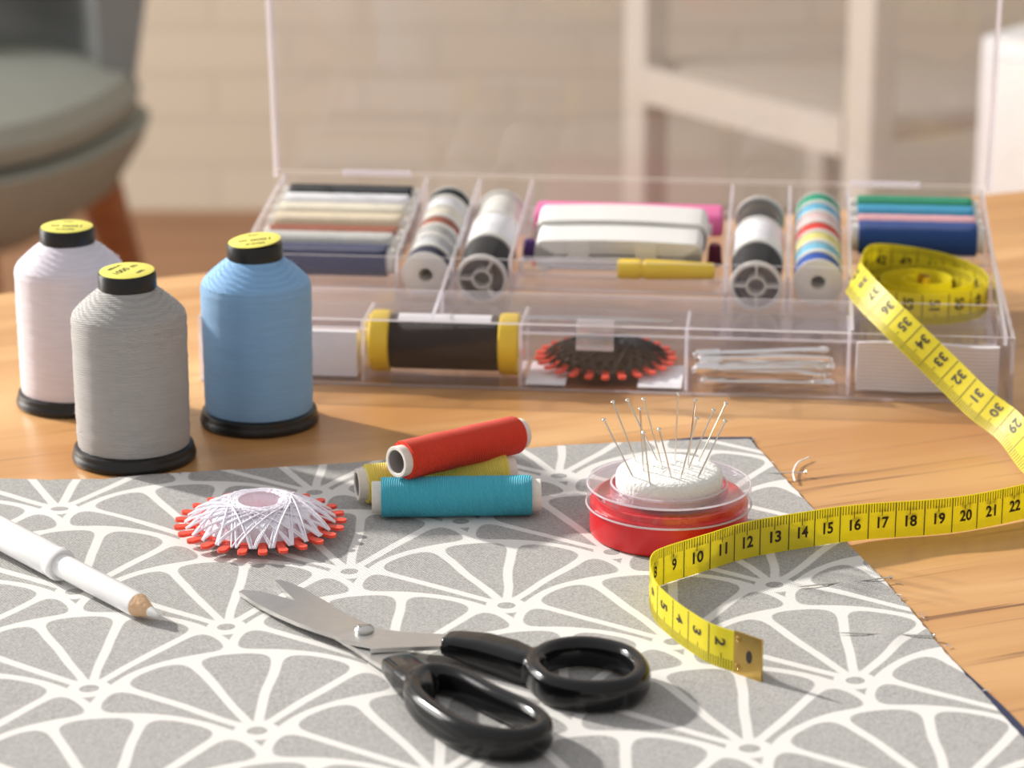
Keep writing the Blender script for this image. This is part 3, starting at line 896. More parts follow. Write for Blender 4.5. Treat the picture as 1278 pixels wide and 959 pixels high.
# ------------------------------------------------------------------ clear sewing box (its own frame: x along the front, y back, z up)
BA, BB = at(250, 476, 0), at(1263, 506, 0)
BW = (BB - BA).length; BYAW = atan2(BB.y - BA.y, BB.x - BA.x); BD = 17.4
BM = Matrix.Translation(BA) @ Matrix.Rotation(BYAW, 4, 'Z')
BR3 = Matrix.Rotation(BYAW, 3, 'Z')
def bw(x, y, z): return BM @ Vector((x, y, z))
def rim(y): return 2.65 + 0.107 * y
SLOPE = math.atan(0.107)
box = thing('sewing_box', 'clear plastic sewing box with open upright lid and many compartments', 'sewing box', BA, (0, 0, BYAW))
T_ = 0.14
def slab(bm, quad, nrm, th, rimedge=True):
    """quad: four points; thin slab of thickness th along nrm; the narrow sides are material 1"""
    q = [Vector(p) for p in quad]; nv = Vector(nrm).normalized() * th
    a = [bm.verts.new(p) for p in q]; b = [bm.verts.new(p + nv) for p in q]
    bm.faces.new(a); bm.faces.new(list(reversed(b)))
    for i in range(4):
        f = bm.faces.new((a[i], b[i], b[(i + 1) % 4], a[(i + 1) % 4])); f.material_index = 1
def wall_x(bm, x, y0, y1, z0a, z0b, z1a, z1b, th=T_):
    slab(bm, [(x, y0, z0a), (x, y1, z0b), (x, y1, z1b), (x, y0, z1a)], (1, 0, 0), th)
def wall_y(bm, y, x0, x1, z0, z1, th=T_):
    slab(bm, [(x0, y, z0), (x1, y, z0), (x1, y, z1), (x0, y, z1)], (0, 1, 0), th)
def plate(bm, x0, x1, y0, y1, za, zb, th=0.1):
    slab(bm, [(x0, y0, za), (x1, y0, za), (x1, y1, zb), (x0, y1, zb)], (0, 0, 1), th)
PL = [CLEAR, EDGE]
bm = bmesh.new()
plate(bm, 0, BW, 0, BD, 0.02, 0.02, 0.12)
wall_y(bm, 0, 0, BW, 0.0, 2.65, 0.16)
wall_y(bm, BD - 0.16, 0, BW, 0.0, 2.65, 0.16)
wall_x(bm, 0, 0, BD, 0, 0, 2.65, 2.75, 0.16); wall_x(bm, BW - 0.16, 0, BD, 0, 0, 2.65, 2.75, 0.16)
wall_y(bm, 6.4, 0.2, BW - 0.2, 0.15, 1.2)
obj('base_tray', bm, PL, box, smooth=False)
XD = [6.35, 12.5, 18.9, 25.1]
for x in XD:
    bm = bmesh.new(); wall_x(bm, x, 0.18, 3.2, 0.15, 0.15, 2.5, 2.5)
    obj('divider', bm, PL, box, smooth=False)
XU = [6.7, 9.05, 11.4, 20.2, 22.7, 25.2]
bm = bmesh.new()
wall_x(bm, 0.28, 0.2, BD - 0.2, 2.3, 2.3, rim(0.2), rim(BD - 0.2)); wall_x(bm, BW - 0.28 - T_, 0.2, BD - 0.2, 2.3, 2.3, rim(0.2), rim(BD - 0.2))
wall_y(bm, 3.3, 0.45, BW - 0.45, 1.4, rim(3.3))
wall_y(bm, BD - 0.36, 0.3, BW - 0.3, 1.4, rim(BD - 0.3))
wall_y(bm, 7.0, 0.45, XU[5], 1.42, rim(7.0))
wall_y(bm, 11.5, XU[5] + 0.16, BW - 0.45, 1.42, rim(11.4) - 1.0)
# front cover ledge and compartment floors
plate(bm, 0.45, XU[5], 0.2, 3.3, rim(0.2) - 0.08, rim(3.3) - 0.12, 0.08)
plate(bm, 0.45, BW - 0.45, 3.44, 7.0, 1.30, 1.30, 0.1)
plate(bm, XU[5] + 0.16, BW - 0.45, 7.0, 11.4, 1.30, 1.30, 0.1)
def sfloor(x0, x1, off, y0=7.15):
    plate(bm, x0 + 0.16, x1, y0, BD - 0.4, rim(y0) - off, rim(BD - 0.4) - off, 0.1)
RF, BF, SF, MF = 1.42, 1.98, 2.22, 1.30      # depth below the rim of the floors: rolls, bobbins, spools, middle
sfloor(0.3, XU[0], RF); sfloor(XU[0], XU[1], BF); sfloor(XU[1], XU[2], SF); sfloor(XU[2], XU[3], MF)
sfloor(XU[3], XU[4], SF); sfloor(XU[4], XU[5], BF); sfloor(XU[5], BW - 0.45, RF + 0.04, 11.55)
obj('upper_tray', bm, PL, box, smooth=False)
for i, x in enumerate(XU):
    bm = bmesh.new(); y0 = 0.35 if i in (1, 5) else (7.15)
    zlow = rim(0.35) - 0.02
    if i in (1, 5):
        wall_x(bm, x, 0.35, 3.28, rim(0.35) - 0.0, rim(3.28) - 0.0, rim(0.35) + 0.02, rim(3.28) + 0.02)
        wall_x(bm, x, 3.46, 6.98, 1.42, 1.42, rim(3.46) - 0.35 * (i == 5), rim(6.98) - 0.5 * (i == 5))
    wall_x(bm, x, 7.16, BD - 0.38, rim(7.16) - 2.0, rim(BD - 0.38) - 2.0, rim(7.16), rim(BD - 0.38))
    obj('divider', bm, PL, box, smooth=False)
# lid, square to the sloping rim
LM = Matrix.Translation((0, BD - 0.1, rim(BD) + 0.05)) @ Matrix.Rotation(SLOPE, 4, 'X')
bm = bmesh.new()
HL = 17.0
wall_y(bm, 0, 0.0, BW, 0.0, HL, 0.16)
wall_x(bm, 0.0, -0.85, 0.0, 0, 0, HL, HL, 0.16); wall_x(bm, BW - 0.16, -0.85, 0.0, 0, 0, HL, HL, 0.16)
slab(bm, [(0.16, -0.85, HL - 0.16), (BW - 0.16, -0.85, HL - 0.16), (BW - 0.16, 0, HL - 0.16), (0.16, 0, HL - 0.16)], (0, 0, 1), 0.16)
bmesh.ops.transform(bm, matrix=LM, verts=bm.verts)
lid = obj('lid', bm, [LIDCLEAR, EDGE], box, smooth=False)
for x0 in (3.0, BW - 6.0):
    bm = bmesh.new(); add_tube(bm, [(x0, BD - 0.02, rim(BD) + 0.02), (x0 + 3, BD - 0.02, rim(BD) + 0.02)], 0.14, 10)
    obj('hinge', bm, EDGE, lid)
bm = bmesh.new()
add_box(bm, 14.75, 16.2, -0.14, -0.02, 1.75, 2.72); add_box(bm, 14.75, 16.2, -0.14, 0.5, 2.72, 2.84); add_box(bm, 14.75, 16.2, -0.26, -0.14, 1.75, 1.95)
bevel_all(bm, 0.03)
obj('clasp', bm, clear_plastic('clasp_plastic', f0=0.10, rough=0.08, haze=0.12), box)

# --- thread rolls in the box
def roll_in_box(label, x0, x1, y, r, tm, grp):
    zc = rim(y) - 1.42 + 0.105 + r + 0.01
    if x0 > 20: zc -= 0.04
    a, b = bw(x0, y, zc), bw(x1, y, zc)
    roll_things(label, a.lerp(b, .5), axis_rot(a, b), tm, (b - a).length, r, grp, core_out=0.30)
GL, GRr = 'thread rolls in the left compartment', 'thread rolls in the right compartment'
tm = lambda n, c: thread_mat(n, c, 0.06, 0.6, 3.0, True)
for nm, y, r, c in (('navy', 8.3, 0.66, (0.05, 0.055, 0.13)), ('light grey', 9.85, 0.64, (0.58, 0.57, 0.54)), ('rust brown', 11.1, 0.55, (0.34, 0.085, 0.04)), ('beige', 12.3, 0.62, (0.78, 0.66, 0.48)),
                    ('cream', 13.55, 0.62, (0.84, 0.77, 0.62)), ('white', 14.8, 0.62, (0.86, 0.85, 0.88)), ('black', 16.1, 0.60, (0.015, 0.016, 0.02))):
    roll_in_box('%s thread roll in the left compartment of the clear box' % nm, 0.55, 6.55, y, r, tm(nm.replace(' ', '_') + '_roll_thread', c), GL)
for nm, y, r, c in (('royal blue', 12.45, 0.72, (0.025, 0.075, 0.28)), ('pink', 13.85, 0.62, (0.82, 0.43, 0.45)), ('light turquoise', 15.1, 0.62, (0.05, 0.36, 0.58)), ('green', 16.35, 0.60, (0.02, 0.33, 0.17))):
    roll_in_box('%s thread roll in the right compartment of the clear box' % nm, 25.38, 30.9, y, r, tm(nm.replace(' ', '_') + '_roll_thread', c), GRr)

# --- flat bobbins standing in two columns
def bobbin(label, pos, rot, tm, r, w, grp):
    t = thing('bobbin', label, 'bobbin', pos, rot, grp)
    bm = bmesh.new(); f = 0.13
    hr = 0.30
    for s in (-1, 1):
        z0, z1 = sorted((s * w / 2, s * (w / 2 - f)))
        lathe([(hr, z0), (r - 0.05, z0), (r, z0 + 0.03), (r, z1 - 0.03), (r - 0.05, z1), (hr, z1)], 44, bm, close=True)
    lathe([(hr, -w / 2 + f), (hr + 0.12, -w / 2 + f), (hr + 0.12, w / 2 - f), (hr, w / 2 - f)], 32, bm, close=True)
    lathe([(0.07, -w / 2 - 0.004), (0.0, -w / 2 - 0.004)], 10, bm, Matrix.Translation((0.42, 0.28, 0)))
    obj('bobbin_body', bm, PALEP, t)
    obj('thread', lathe([(hr + 0.13, -w / 2 + f), (r - 0.06, -w / 2 + f + 0.01), (r - 0.05, 0), (r - 0.06, w / 2 - f - 0.01), (hr + 0.13, w / 2 - f)], 40), tm, t)
    return t
tilt_back = BR3 @ Matrix.Rotation(-pi / 2 + SLOPE, 3, 'X')     # local z looks back along the slope
def col_of_bobbins(x, y0, step, cols, r, grp, where):
    for k, (nm, c) in enumerate(cols):
        y = y0 + step * k + step / 2
        zc = rim(y) - BF + 0.105 + r + 0.02
        bobbin('%s thread bobbin in the %s' % (nm, where), bw(x, y, zc), tilt_back, tm(nm.replace(' ', '_') + '_bobbin_thread', c), r, step - 0.03, grp)
col_of_bobbins(7.95, 7.35, 1.2, [('dark navy', (0.03, 0.03, 0.06)), ('pale grey', (0.55, 0.55, 0.56)), ('stone grey', (0.45, 0.44, 0.42)), ('brown', (0.35, 0.11, 0.06)), ('cream', (0.84, 0.78, 0.65)), ('white', (0.86, 0.85, 0.87)), ('black', (0.012, 0.02, 0.016))],
               0.98, 'bobbins in the left column', 'left bobbin column of the clear box')
col_of_bobbins(24.0, 7.6, 1.2, [('royal blue', (0.03, 0.10, 0.42)), ('sky blue', (0.22, 0.55, 0.72)), ('yellow', (0.85, 0.76, 0.25)), ('red', (0.75, 0.06, 0.04)), ('pale pink', (0.82, 0.60, 0.58)), ('light blue', (0.16, 0.50, 0.70)), ('green', (0.03, 0.38, 0.22))],
               1.0, 'bobbins in the right column', 'right bobbin column of the clear box')

# --- flanged spools with spoked ends
def flanged_spool(label, pos, rot, tm, r, L, bulge, nspoke, grp, start):
    t = thing('flanged_spool', label, 'thread spool', pos, rot, grp)
    bm = bmesh.new(); h = L / 2
    rw = 0.17
    for s in (-1, 1):
        z0, z1 = sorted((s * h, s * (h - 0.14)))
        lathe([(r - rw, z0), (r - 0.04, z0), (r, z0 + 0.04), (r, z1 - 0.03), (r - 0.04, z1), (r - rw, z1)], 52, bm, close=True)
    lathe([(0.34, -h), (0.42, -h), (0.42, h), (0.34, h)], 32, bm, close=True)
    for k in range(nspoke):
        q = start + 2 * pi * k / nspoke
        for s in (-1, 1):
            z0, z1 = sorted((s * h, s * (h - 0.5)))
            add_box(bm, 0.40, r - rw + 0.02, -0.045, 0.045, z0 + 0.02, z1, Matrix.Rotation(q, 4, 'Z'))
    lathe([(r - rw - 0.01, -h + 0.15), (r - rw, -h + 0.05), (r - rw + 0.02, -h + 0.10), (r - rw + 0.02, h - 0.1), (r - rw, h - 0.05), (r - rw - 0.01, h - 0.15)], 48, bm)
    obj('spool_body', bm, PALEP, t)
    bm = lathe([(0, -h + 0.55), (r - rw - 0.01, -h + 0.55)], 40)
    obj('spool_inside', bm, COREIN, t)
    rt = r - 0.06 + bulge
    obj('thread', lathe([(r - rw + 0.03, -h + 0.15), (rt - 0.03, -h + 0.15), (rt, -h + 0.28), (rt, h - 0.28), (rt - 0.03, h - 0.15), (r - rw + 0.03, h - 0.15)], 52), tm, t)
    return t
T_SBLK = thread_mat('black_spool_thread', (0.013, 0.012, 0.013), 0.1, 0.5)
T_SWHT = thread_mat('white_elastic_thread', (0.88, 0.87, 0.89), 0.1, 0.5)
T_SCLR = plain('clear_nylon_thread', (0.74, 0.72, 0.66), 0.22, spec=0.7, var=0.1, vscale=200)
T_SGLB = plain('glossy_black_thread', (0.012, 0.012, 0.012), 0.22, spec=0.7)
for x, ns, st, spec in ((10.28, 3, pi / 2, (('black elastic', T_SBLK, 0.0), ('white elastic', T_SWHT, 0.045), ('clear nylon', T_SCLR, -0.05))),
                    (21.5, 4, 0.0, (('black elastic', T_SBLK, 0.0), ('white elastic', T_SWHT, 0.045), ('glossy black', T_SGLB, -0.05)))):
    side = 'left' if x < 15 else 'right'
    for k, (nm, m_, bl) in enumerate(spec):
        y = 7.3 + 2.72 * k + 1.36
        zc = rim(y) - SF + 0.105 + 1.1 + 0.03
        place = ('front', 'middle', 'rear')[k]
        flanged_spool('%s spool of %s thread in the %s spool row of the clear box' % (place, nm, side), bw(x, y, zc), tilt_back, m_, 1.08, 2.68, bl, ns, 'spools in the %s spool row' % side, st + pi / 2)

# --- middle compartment
def on_slope(x, y, up): return bw(x, y, rim(y) + up)
slope_rot = BR3 @ Matrix.Rotation(SLOPE, 3, 'X')
MZ = -MF + 0.11
# pink case at the back
pk = thing('needle_case', 'flat pink case lying behind the white elastic in the clear box', 'case', on_slope(15.9, 14.3, MZ), slope_rot)
bm = bmesh.new(); add_box(bm, -4.05, 4.05, -0.75, 0.95, 0.0, 0.95); bevel_all(bm, 0.18, 3)
obj('case_body', bm, PINK, pk)
bm = bmesh.new(); add_box(bm, -3.6, 3.6, -0.9, -0.75, 0.12, 0.62)
obj('label_strip', bm, PAPER, pk)
# hank of white elastic
hk = thing('elastic_hank', 'folded hank of white elastic band in the middle of the clear box', 'elastic', on_slope(15.75, 11.0, MZ), slope_rot)
def hank_bm(hx, y0, y1, z0, th, layers):
    bm = bmesh.new()
    for j in range(layers):
        e = 0.05 * j
        pts = []
        zl, zh = z0 + 0.02 + 0.055 * j, z0 + th - 0.055 * j
        x1 = hx - e * 1.2
        N = 10
        rr = (zh - zl) / 2
        for k in range(N + 1): q = -pi / 2 + pi * k / N; pts.append((x1 + 0.45 * rr * cos(q), (zl + zh) / 2 + rr * sin(q)))
        for k in range(1, 12):
            u = k / 12; pts.append((x1 * (1 - 2 * u), zh + 0.10 * sin(pi * u)))
        for k in range(N + 1): q = pi / 2 + pi * k / N; pts.append((-x1 + 0.45 * rr * cos(q), (zl + zh) / 2 + rr * sin(q)))
        n = len(pts)
        i_ = [((p[0] * (1 - 0.03 / hx)), (zl + zh) / 2 + (p[1] - (zl + zh) / 2) * (1 - 0.07 / max(0.2, rr))) for p in pts]
        A = [bm.verts.new((p[0], y0, p[1])) for p in pts]; B = [bm.verts.new((p[0], y1, p[1])) for p in pts]
        C = [bm.verts.new((p[0], y0, p[1])) for p in i_]; D = [bm.verts.new((p[0], y1, p[1])) for p in i_]
        for k in range(n):
            l = (k + 1) % n
            bm.faces.new((A[k], A[l], B[l], B[k])); bm.faces.new((C[k], D[k], D[l], C[l]))
            bm.faces.new((A[k], C[k], C[l], A[l])); bm.faces.new((B[k], B[l], D[l], D[k]))
    return bm
h1 = hank_bm(3.2, -1.75, 0.2, 0.0, 1.25, 11)
obj('elastic_fold', h1, ELASTIC, hk)
h2 = hank_bm(3.3, 0.28, 2.25, 0.0, 1.42, 12)
obj('elastic_fold', h2, ELASTIC, hk)
bm = bmesh.new(); add_box(bm, -2.1, -1.2, -1.79, -1.76, 0.1, 1.15); add_box(bm, 0.7, 1.6, -1.79, -1.76, 0.1, 1.15)
obj('clip_band', bm, PALEP, hk)
# dark red and purple reels at its ends
PURP = thread_mat('purple_thread', (0.08, 0.03, 0.14), 0.08); BURG = thread_mat('burgundy_thread', (0.12, 0.015, 0.035), 0.08)
for nm, x, m_, lb in (('sewing_notion', 11.98, PURP, 'small dark purple piece showing at the left end of the white elastic'), ('sewing_notion', 19.72, BURG, 'small burgundy piece showing at the right end of the white elastic')):
    o = obj(nm, lathe([(0.30, 0.0), (0.34, 0.0), (0.35, 0.08), (0.31, 0.12), (0.27, 0.75), (0.2, 0.88), (0, 0.92)], 28), m_, pos=on_slope(x, 10.4, MZ), rot=slope_rot)
    tag(o, lb, 'sewing notion', 'small dark pieces beside the elastic')
# seam ripper with clear cover
sr = thing('seam_ripper', 'seam ripper with yellow handle and clear cap at the front of the middle compartment', 'seam ripper', on_slope(15.8, 8.25, MZ + 0.47), BR3 @ Matrix.Rotation(pi / 2, 3, 'Y'))
obj('handle', lathe([(0, 4.0), (0.30, 3.98), (0.34, 3.9), (0.40, 2.0), (0.42, 1.15), (0.36, 1.1), (0.36, 0.95), (0.42, 0.92), (0.41, 0.12), (0.36, 0.0), (0, 0.0)], 32), YELLOWP, sr)
bm = bmesh.new()
add_tube(bm, [(0, 0, 0), (0, 0, -2.2), (0, 0.0, -2.8)], 0.07, 8); add_tube(bm, [(0, 0, -2.7), (0.16, 0, -3.1), (0.17, 0, -3.9)], [0.06, 0.05, 0.02], 8); add_tube(bm, [(0, 0, -2.7), (-0.14, 0, -3.0), (-0.14, 0, -3.4)], [0.06, 0.05, 0.04], 8)
blade_ = obj('blade', bm, STEEL, sr)
bm = bmesh.new(); bmesh.ops.create_uvsphere(bm, u_segments=14, v_segments=8, radius=0.11, matrix=Matrix.Translation((-0.14, 0, -3.45)))
obj('ball_tip', bm, REDP, blade_)
obj('cap', lathe([(0.40, 0.05), (0.44, 0.05), (0.42, -3.9), (0.36, -4.05), (0.0, -4.1), (0, -4.02), (0.34, -3.98), (0.38, -3.88)], 28, close=False), clear_plastic('clear_cap_plastic', f0=0.08, haze=0.12), sr)
# tweezers in the tray in front
tw = thing('tweezers', 'slim steel tweezers lying in the tray strip before the seam ripper', 'tweezers', bw(12.2, 4.9, 1.56), (0, 0, BYAW))
for s in (-1, 1):
    bm = bmesh.new()
    pts = [(0, 0, 0.02), (0.3, s * 0.10, 0.02), (2.5, s * 0.22, 0.02), (5.0, s * 0.12, 0.02), (6.0, s * 0.03, 0.02)]
    add_tube(bm, catmull(pts, 6), 0.11, 8, flat=0.6)
    obj('arm', bm, STEEL, tw)

# --- lower front compartments
zf = 0.16
# black reel with yellow flanges
a, b = bw(6.56, 1.62, zf + 1.24), bw(12.42, 1.62, zf + 1.24)
rl = thing('thread_reel', 'thick reel of black thread with yellow end flanges in the front of the clear box', 'thread reel', a.lerp(b, .5), axis_rot(a, b))
h = (b - a).length / 2
T_REEL = thread_mat('black_reel_thread', (0.014, 0.010, 0.008), 0.08, 0.7)
for s in (-1, 1):
    z0, z1 = sorted((s * h, s * (h - 0.78)))
    bm = lathe([(0.35, z0), (1.12, z0), (1.2, z0 + 0.06), (1.22, z0 + 0.2), (1.22, z1 - 0.2), (1.2, z1 - 0.05), (1.12, z1), (0.35, z1)], 60, close=True)
    obj('flange', bm, YELLOWP, rl)
obj('thread', lathe([(0.3, -h + 0.79), (1.05, -h + 0.79), (1.08, -h + 0.95), (1.08, h - 0.95), (1.05, h - 0.79), (0.3, h - 0.79)], 56), T_REEL, rl)
bm = bmesh.new(); n = 20; Ls = h - 1.1
AA = [bm.verts.new((1.10 * cos(q), 1.10 * sin(q), z)) for z in (-Ls, Ls) for q in [radians(-8 + 1.5 + 55 * k / n) for k in range(n + 1)]]
for k in range(n): bm.faces.new((AA[k], AA[k + 1], AA[n + 2 + k], AA[n + 1 + k]))
# orient the paper label to the top of the reel
zax = axis_rot(a, b); up = Vector((0, 0, 1)); upl = zax.inverted() @ up; qa = atan2(upl.y, upl.x)
bmesh.ops.rotate(bm, verts=bm.verts, cent=(0, 0, 0), matrix=Matrix.Rotation(qa - radians(21), 3, 'Z'))
obj('paper_label', bm, PAPER, rl)
# black star card
t = star_card('red star card wound with black thread behind the clasp of the clear box', bw(15.68, 3.2, 0.53), BR3 @ Euler((0.03, 0, 0)).to_matrix(), T_CARDB, 2.82, 0.62)
# white paper cards and elastic
def paper(label, x0, x1, y0, y1, hgt, name='folded_paper', mt=PAPER, lean=0.0):
    bm = bmesh.new()
    n = 8
    prof = [(y0, 0.0), (y0 + 0.02, hgt * 0.5), (y0 + lean, hgt), (y0 + lean + 0.25, hgt + 0.02), (y1, hgt * 0.5), (y1, 0.0)]
    A = [bm.verts.new((x0, p[0], p[1])) for p in prof]; B = [bm.verts.new((x1, p[0], p[1])) for p in prof]
    for k in range(len(prof)):
        l = (k + 1) % len(prof); bm.faces.new((A[k], A[l], B[l], B[k]))
    bm.faces.new(A); bm.faces.new(list(reversed(B)))
    o = obj(name, bm, mt, pos=BA + Vector((0, 0, zf)), rot=(0, 0, BYAW), angle=50)
    return tag(o, label, 'paper' if name == 'folded_paper' else 'elastic')
paper('folded white paper in the left front compartment of the clear box', 0.5, 6.1, 0.7, 3.0, 1.75, lean=0.2)
paper('white paper slip on the box bottom under the left edge of the black star card', 12.75, 14.3, 0.3, 3.4, 0.05)
paper('white paper slip on the box bottom under the right edge of the black star card', 17.1, 18.8, 0.3, 3.4, 0.05)
def flat_elastic(label, x0, x1, y, hgt):
    t = thing('elastic_pack', label, 'elastic', BA + BR3 @ Vector((x0, y, zf)), (0, 0, BYAW))
    for j in range(4):
        bm = bmesh.new()
        L = x1 - x0
        pts = [(L * k / 14, 0.32 * j + 0.06 * sin(k * 0.9 + j), 0) for k in range(15)]
        vs = []
        for (x, yy, z) in pts: vs.append([bm.verts.new(c) for c in ((x, yy, 0.0), (x, yy, hgt - 0.12 * j + 0.05 * sin(x)), (x, yy + 0.24, hgt - 0.12 * j + 0.05 * sin(x)), (x, yy + 0.24, 0.0))])
        for A, B in zip(vs, vs[1:]):
            for k in range(4): bm.faces.new((A[k], A[(k + 1) % 4], B[(k + 1) % 4], B[k]))
        bm.faces.new(vs[0]); bm.faces.new(list(reversed(vs[-1])))
        obj('elastic_fold', bm, ELASTIC2, t)
    return t
ELASTIC2 = ribbed('white_elastic_standing', (0.84, 0.81, 0.82), 0.14, 'Z')
flat_elastic('folded white elastic in the right front compartment of the clear box', 25.5, 30.9, 0.8, 1.9)
# safety pins
def safety_pin_parts(L):
    bm = bmesh.new()
    pts = [(L - 0.15, 0.0, 0.30)] + [(L * k / 8, 0.0, 0.33 - 0.02 * sin(pi * k / 8)) for k in range(7, 0, -1)]
    coil = [(-0.05 + 0.2 * cos(q), 0.05 * q / (2 * pi) - 0.04, 0.13 + 0.2 * sin(q)) for q in [pi / 2 + 2 * pi * k / 14 for k in range(0, 22)]]
    pts2 = pts + coil + [(L * 0.3, 0.08, -0.08), (L * 0.7, 0.08, -0.06), (L - 0.1, 0.06, 0.06)]
    add_tube(bm, catmull(pts2, 3), 0.085, 8)
    cap = bmesh.new()
    add_box(cap, L - 0.75, L + 0.28, -0.13, 0.19, -0.04, 0.42); bevel_all(cap, 0.11, 3)
    return bm, cap
w_, c_ = safety_pin_parts(4.6)
SP = thing('safety_pin', 'silver safety pin', 'safety pin', (0, 0, 0), (0, 0, 0), 'safety pins in the front compartment')
obj('wire', w_, BRIGHTNICKEL, SP); obj('clasp_cap', c_, BRIGHTNICKEL, SP)
sp_spec = []
for c_, (yy, nm_) in enumerate(((0.85, 'front'), (2.05, 'back'))):
    for k_, nk in enumerate(('lowest', 'second from the bottom', 'second from the top', 'topmost')):
        sp_spec.append(((24.4 - 0.13 * ((k_ * 3 + c_) % 4), yy + 0.04 * (-1) ** k_, 0.36 + 0.33 * k_), pi + (0.07, -0.08, 0.10, -0.05)[(k_ + c_) % 4], (0.0, 0.012, 0.03, 0.05)[k_], pi / 2 + (0.0, 0.25, -0.2, 0.35)[(k_ + c_) % 4], 'silver safety pin, %s in the %s stack of the pile' % (nk, nm_)))
for i, (p, rz, ry, rx, lb) in enumerate(sp_spec):
    R_ = BR3 @ Euler((rx, ry, rz)).to_matrix()
    if i == 0:
        SP.location = loc(bw(*p)); SP.rotation_euler = R_.to_euler(); SP['label'] = lb
    else: dup(SP, bw(*p), R_, lb)

# ------------------------------------------------------------------ tape measure
TW = 1.25
def z8(X, Y): return (780 + X / 2.088, 500 + Y / 2.088)
st = []      # (t, lower point, upper point)
def upright(t, p, z, lean=0.0, w=TW):
    st.append((t, Vector((p.x, p.y, z)), Vector((p.x, p.y + lean, z + w))))
CZ = 0.125
for t, X, Y in ((0.0, 356, 732), (1.0, 285, 707), (2, 218, 683), (3, 165, 650), (4, 125, 620), (5, 85, 582), (5.9, 69, 550), (6.8, 64, 515), (7.5, 75, 492), (8.1, 104, 478), (9, 152, 462), (10, 220, 441), (11, 283, 420), (12, 350, 404), (13, 425, 391), (14, 492, 380)):
    upright(t, at(*z8(X, Y), CZ), CZ)
for t, X, Y, z in ((15, 558, 370, 0.11), (16, 632, 362, 0.06), (17, 703, 357, 0.03), (18, 778, 352, 0.03), (19, 850, 345, 0.03), (20, 915, 335, 0.03), (21, 980, 322, 0.04)):
    upright(t, at(*z8(X, Y), z), z)
for t, x, y in ((22.0, 17.25, -6.0), (23.2, 18.35, -5.25), (24.4, 18.95, -4.1), (25.5, 18.95, -2.95)):
    upright(t, Vector((x, y, 0)), 0.05)
def pair(t, L, U, yL=None, zL=None):
    p = at(*L, zL) if zL is not None else atY(*L, yL)
    d = Vector(ray(*U)).normalized(); c = Vector((0, CAM_Y, CAM_H))
    # point on the ray through U one tape width from p (the further of the two)
    k = (p - c).dot(d); foot = c + d * k; m = (foot - p).length
    e = sqrt(max(0, TW * TW - m * m))
    q = foot + d * e * 0.6
    q = p + (q - p).normalized() * TW
    st.append((t, p, q))
pair(26.9, (1281, 594), (1309, 563), zL=0.15)
pair(28.7, (1245, 549), (1273, 517), yL=1.4)
pair(30.3, (1208, 520), (1236, 486), yL=3.0)
pair(32.0, (1168, 481), (1197, 450), yL=4.5)
pair(34.8, (1105, 419), (1133, 390), yL=6.5)
pair(36.4, (1075, 389), (1102, 358), yL=8.6)
pair(37.7, (1061, 372), (1088, 334), yL=10.3)
CC = bw(28.2, 8.45, 1.45)
def coil_pt(t, ang, r, dz):
    q = radians(ang)
    p = CC + Vector((r * cos(q), r * sin(q), dz))
    # ribbon stands, leaning a little while it is still high
    st.append((t, p, p + Vector((0.0, 0, TW))))
st.append((39.0, Vector((*atY(1057, 361, 12.3)[:2], atY(1057, 361, 12.3).z)), Vector((*atY(1079, 318, 12.5)[:2], atY(1079, 318, 12.5).z))))
L_, U_ = st[-1][1], st[-1][2]; st[-1] = (39.0, L_, L_ + (U_ - L_).normalized() * TW)
coil_pt(41.1, 128, 2.84, 0.85)
coil_pt(42.7, 92, 2.84, 0.60)
coil_pt(44.3, 57, 2.80, 0.36)
coil_pt(45.8, 22, 2.74, 0.16)
coil_pt(47.2, -10, 2.70, 0.04)
ang, r, t_ = -40, 2.66, 48.55
while ang > -40 - 360 * 3.1:
    coil_pt(t_, ang, r, 0.012)
    ang -= 30; r -= 0.075 if ang < -330 else 0.045; t_ += r * radians(30) / 1.05
LAST_T = st[-1][0]
# smooth interpolation in t
ts = [s[0] for s in st]
def cr(P, i, u):
    p1, p2 = P[i], P[i + 1]
    p0 = P[i - 1] if i > 0 else p1 * 2 - p2
    p3 = P[i + 2] if i + 2 < len(P) else p2 * 2 - p1
    t0 = ts[i - 1] if i > 0 else ts[i] - (ts[i + 1] - ts[i]); t3 = ts[i + 2] if i + 2 < len(P) else ts[i + 1] + (ts[i + 1] - ts[i])
    h_ = ts[i + 1] - ts[i]
    m1 = (p2 - p0) * (h_ / (ts[i + 1] - t0)); m2 = (p3 - p1) * (h_ / (t3 - ts[i]))
    u2, u3 = u * u, u ** 3
    return p1 * (2 * u3 - 3 * u2 + 1) + m1 * (u3 - 2 * u2 + u) + p2 * (-2 * u3 + 3 * u2) + m2 * (u3 - u2)
PLo = [s[1] for s in st]; PUp = [s[2] for s in st]
import bisect
def rib(t):
    i = min(max(bisect.bisect_right(ts, t) - 1, 0), len(ts) - 2)
    u = (t - ts[i]) / (ts[i + 1] - ts[i])
    return cr(PLo, i, u), cr(PUp, i, u)
def rib_frame(t):
    lo, up = rib(t)
    a0, a1 = rib(max(0, t - 0.04)); b0, b1 = rib(min(LAST_T, t + 0.04))
    tg = ((b0 + b1) - (a0 + a1)).normalized()
    w = (up - lo); n_ = tg.cross(w).normalized()      # n_: side A when the tape runs to the right, seen from the front
    return lo, w / w.length, n_, tg, w.length
tape = thing('tape_measure', 'yellow measuring tape winding from the cloth up into a coil in the clear box', 'tape measure', (*st[0][1][:2], 0.1))
T0 = Vector((*st[0][1][:2], 0.1))
TAPEY = plain('yellow_tape', (0.86, 0.77, 0.045), 0.36, var=0.05, vscale=80, bump=0.15, bscale=1500)
_n, _l = TAPEY.node_tree.nodes, TAPEY.node_tree.links
_tl = _n.new('ShaderNodeBsdfTranslucent'); _tl.inputs[0].default_value = (0.90, 0.82, 0.045, 1)
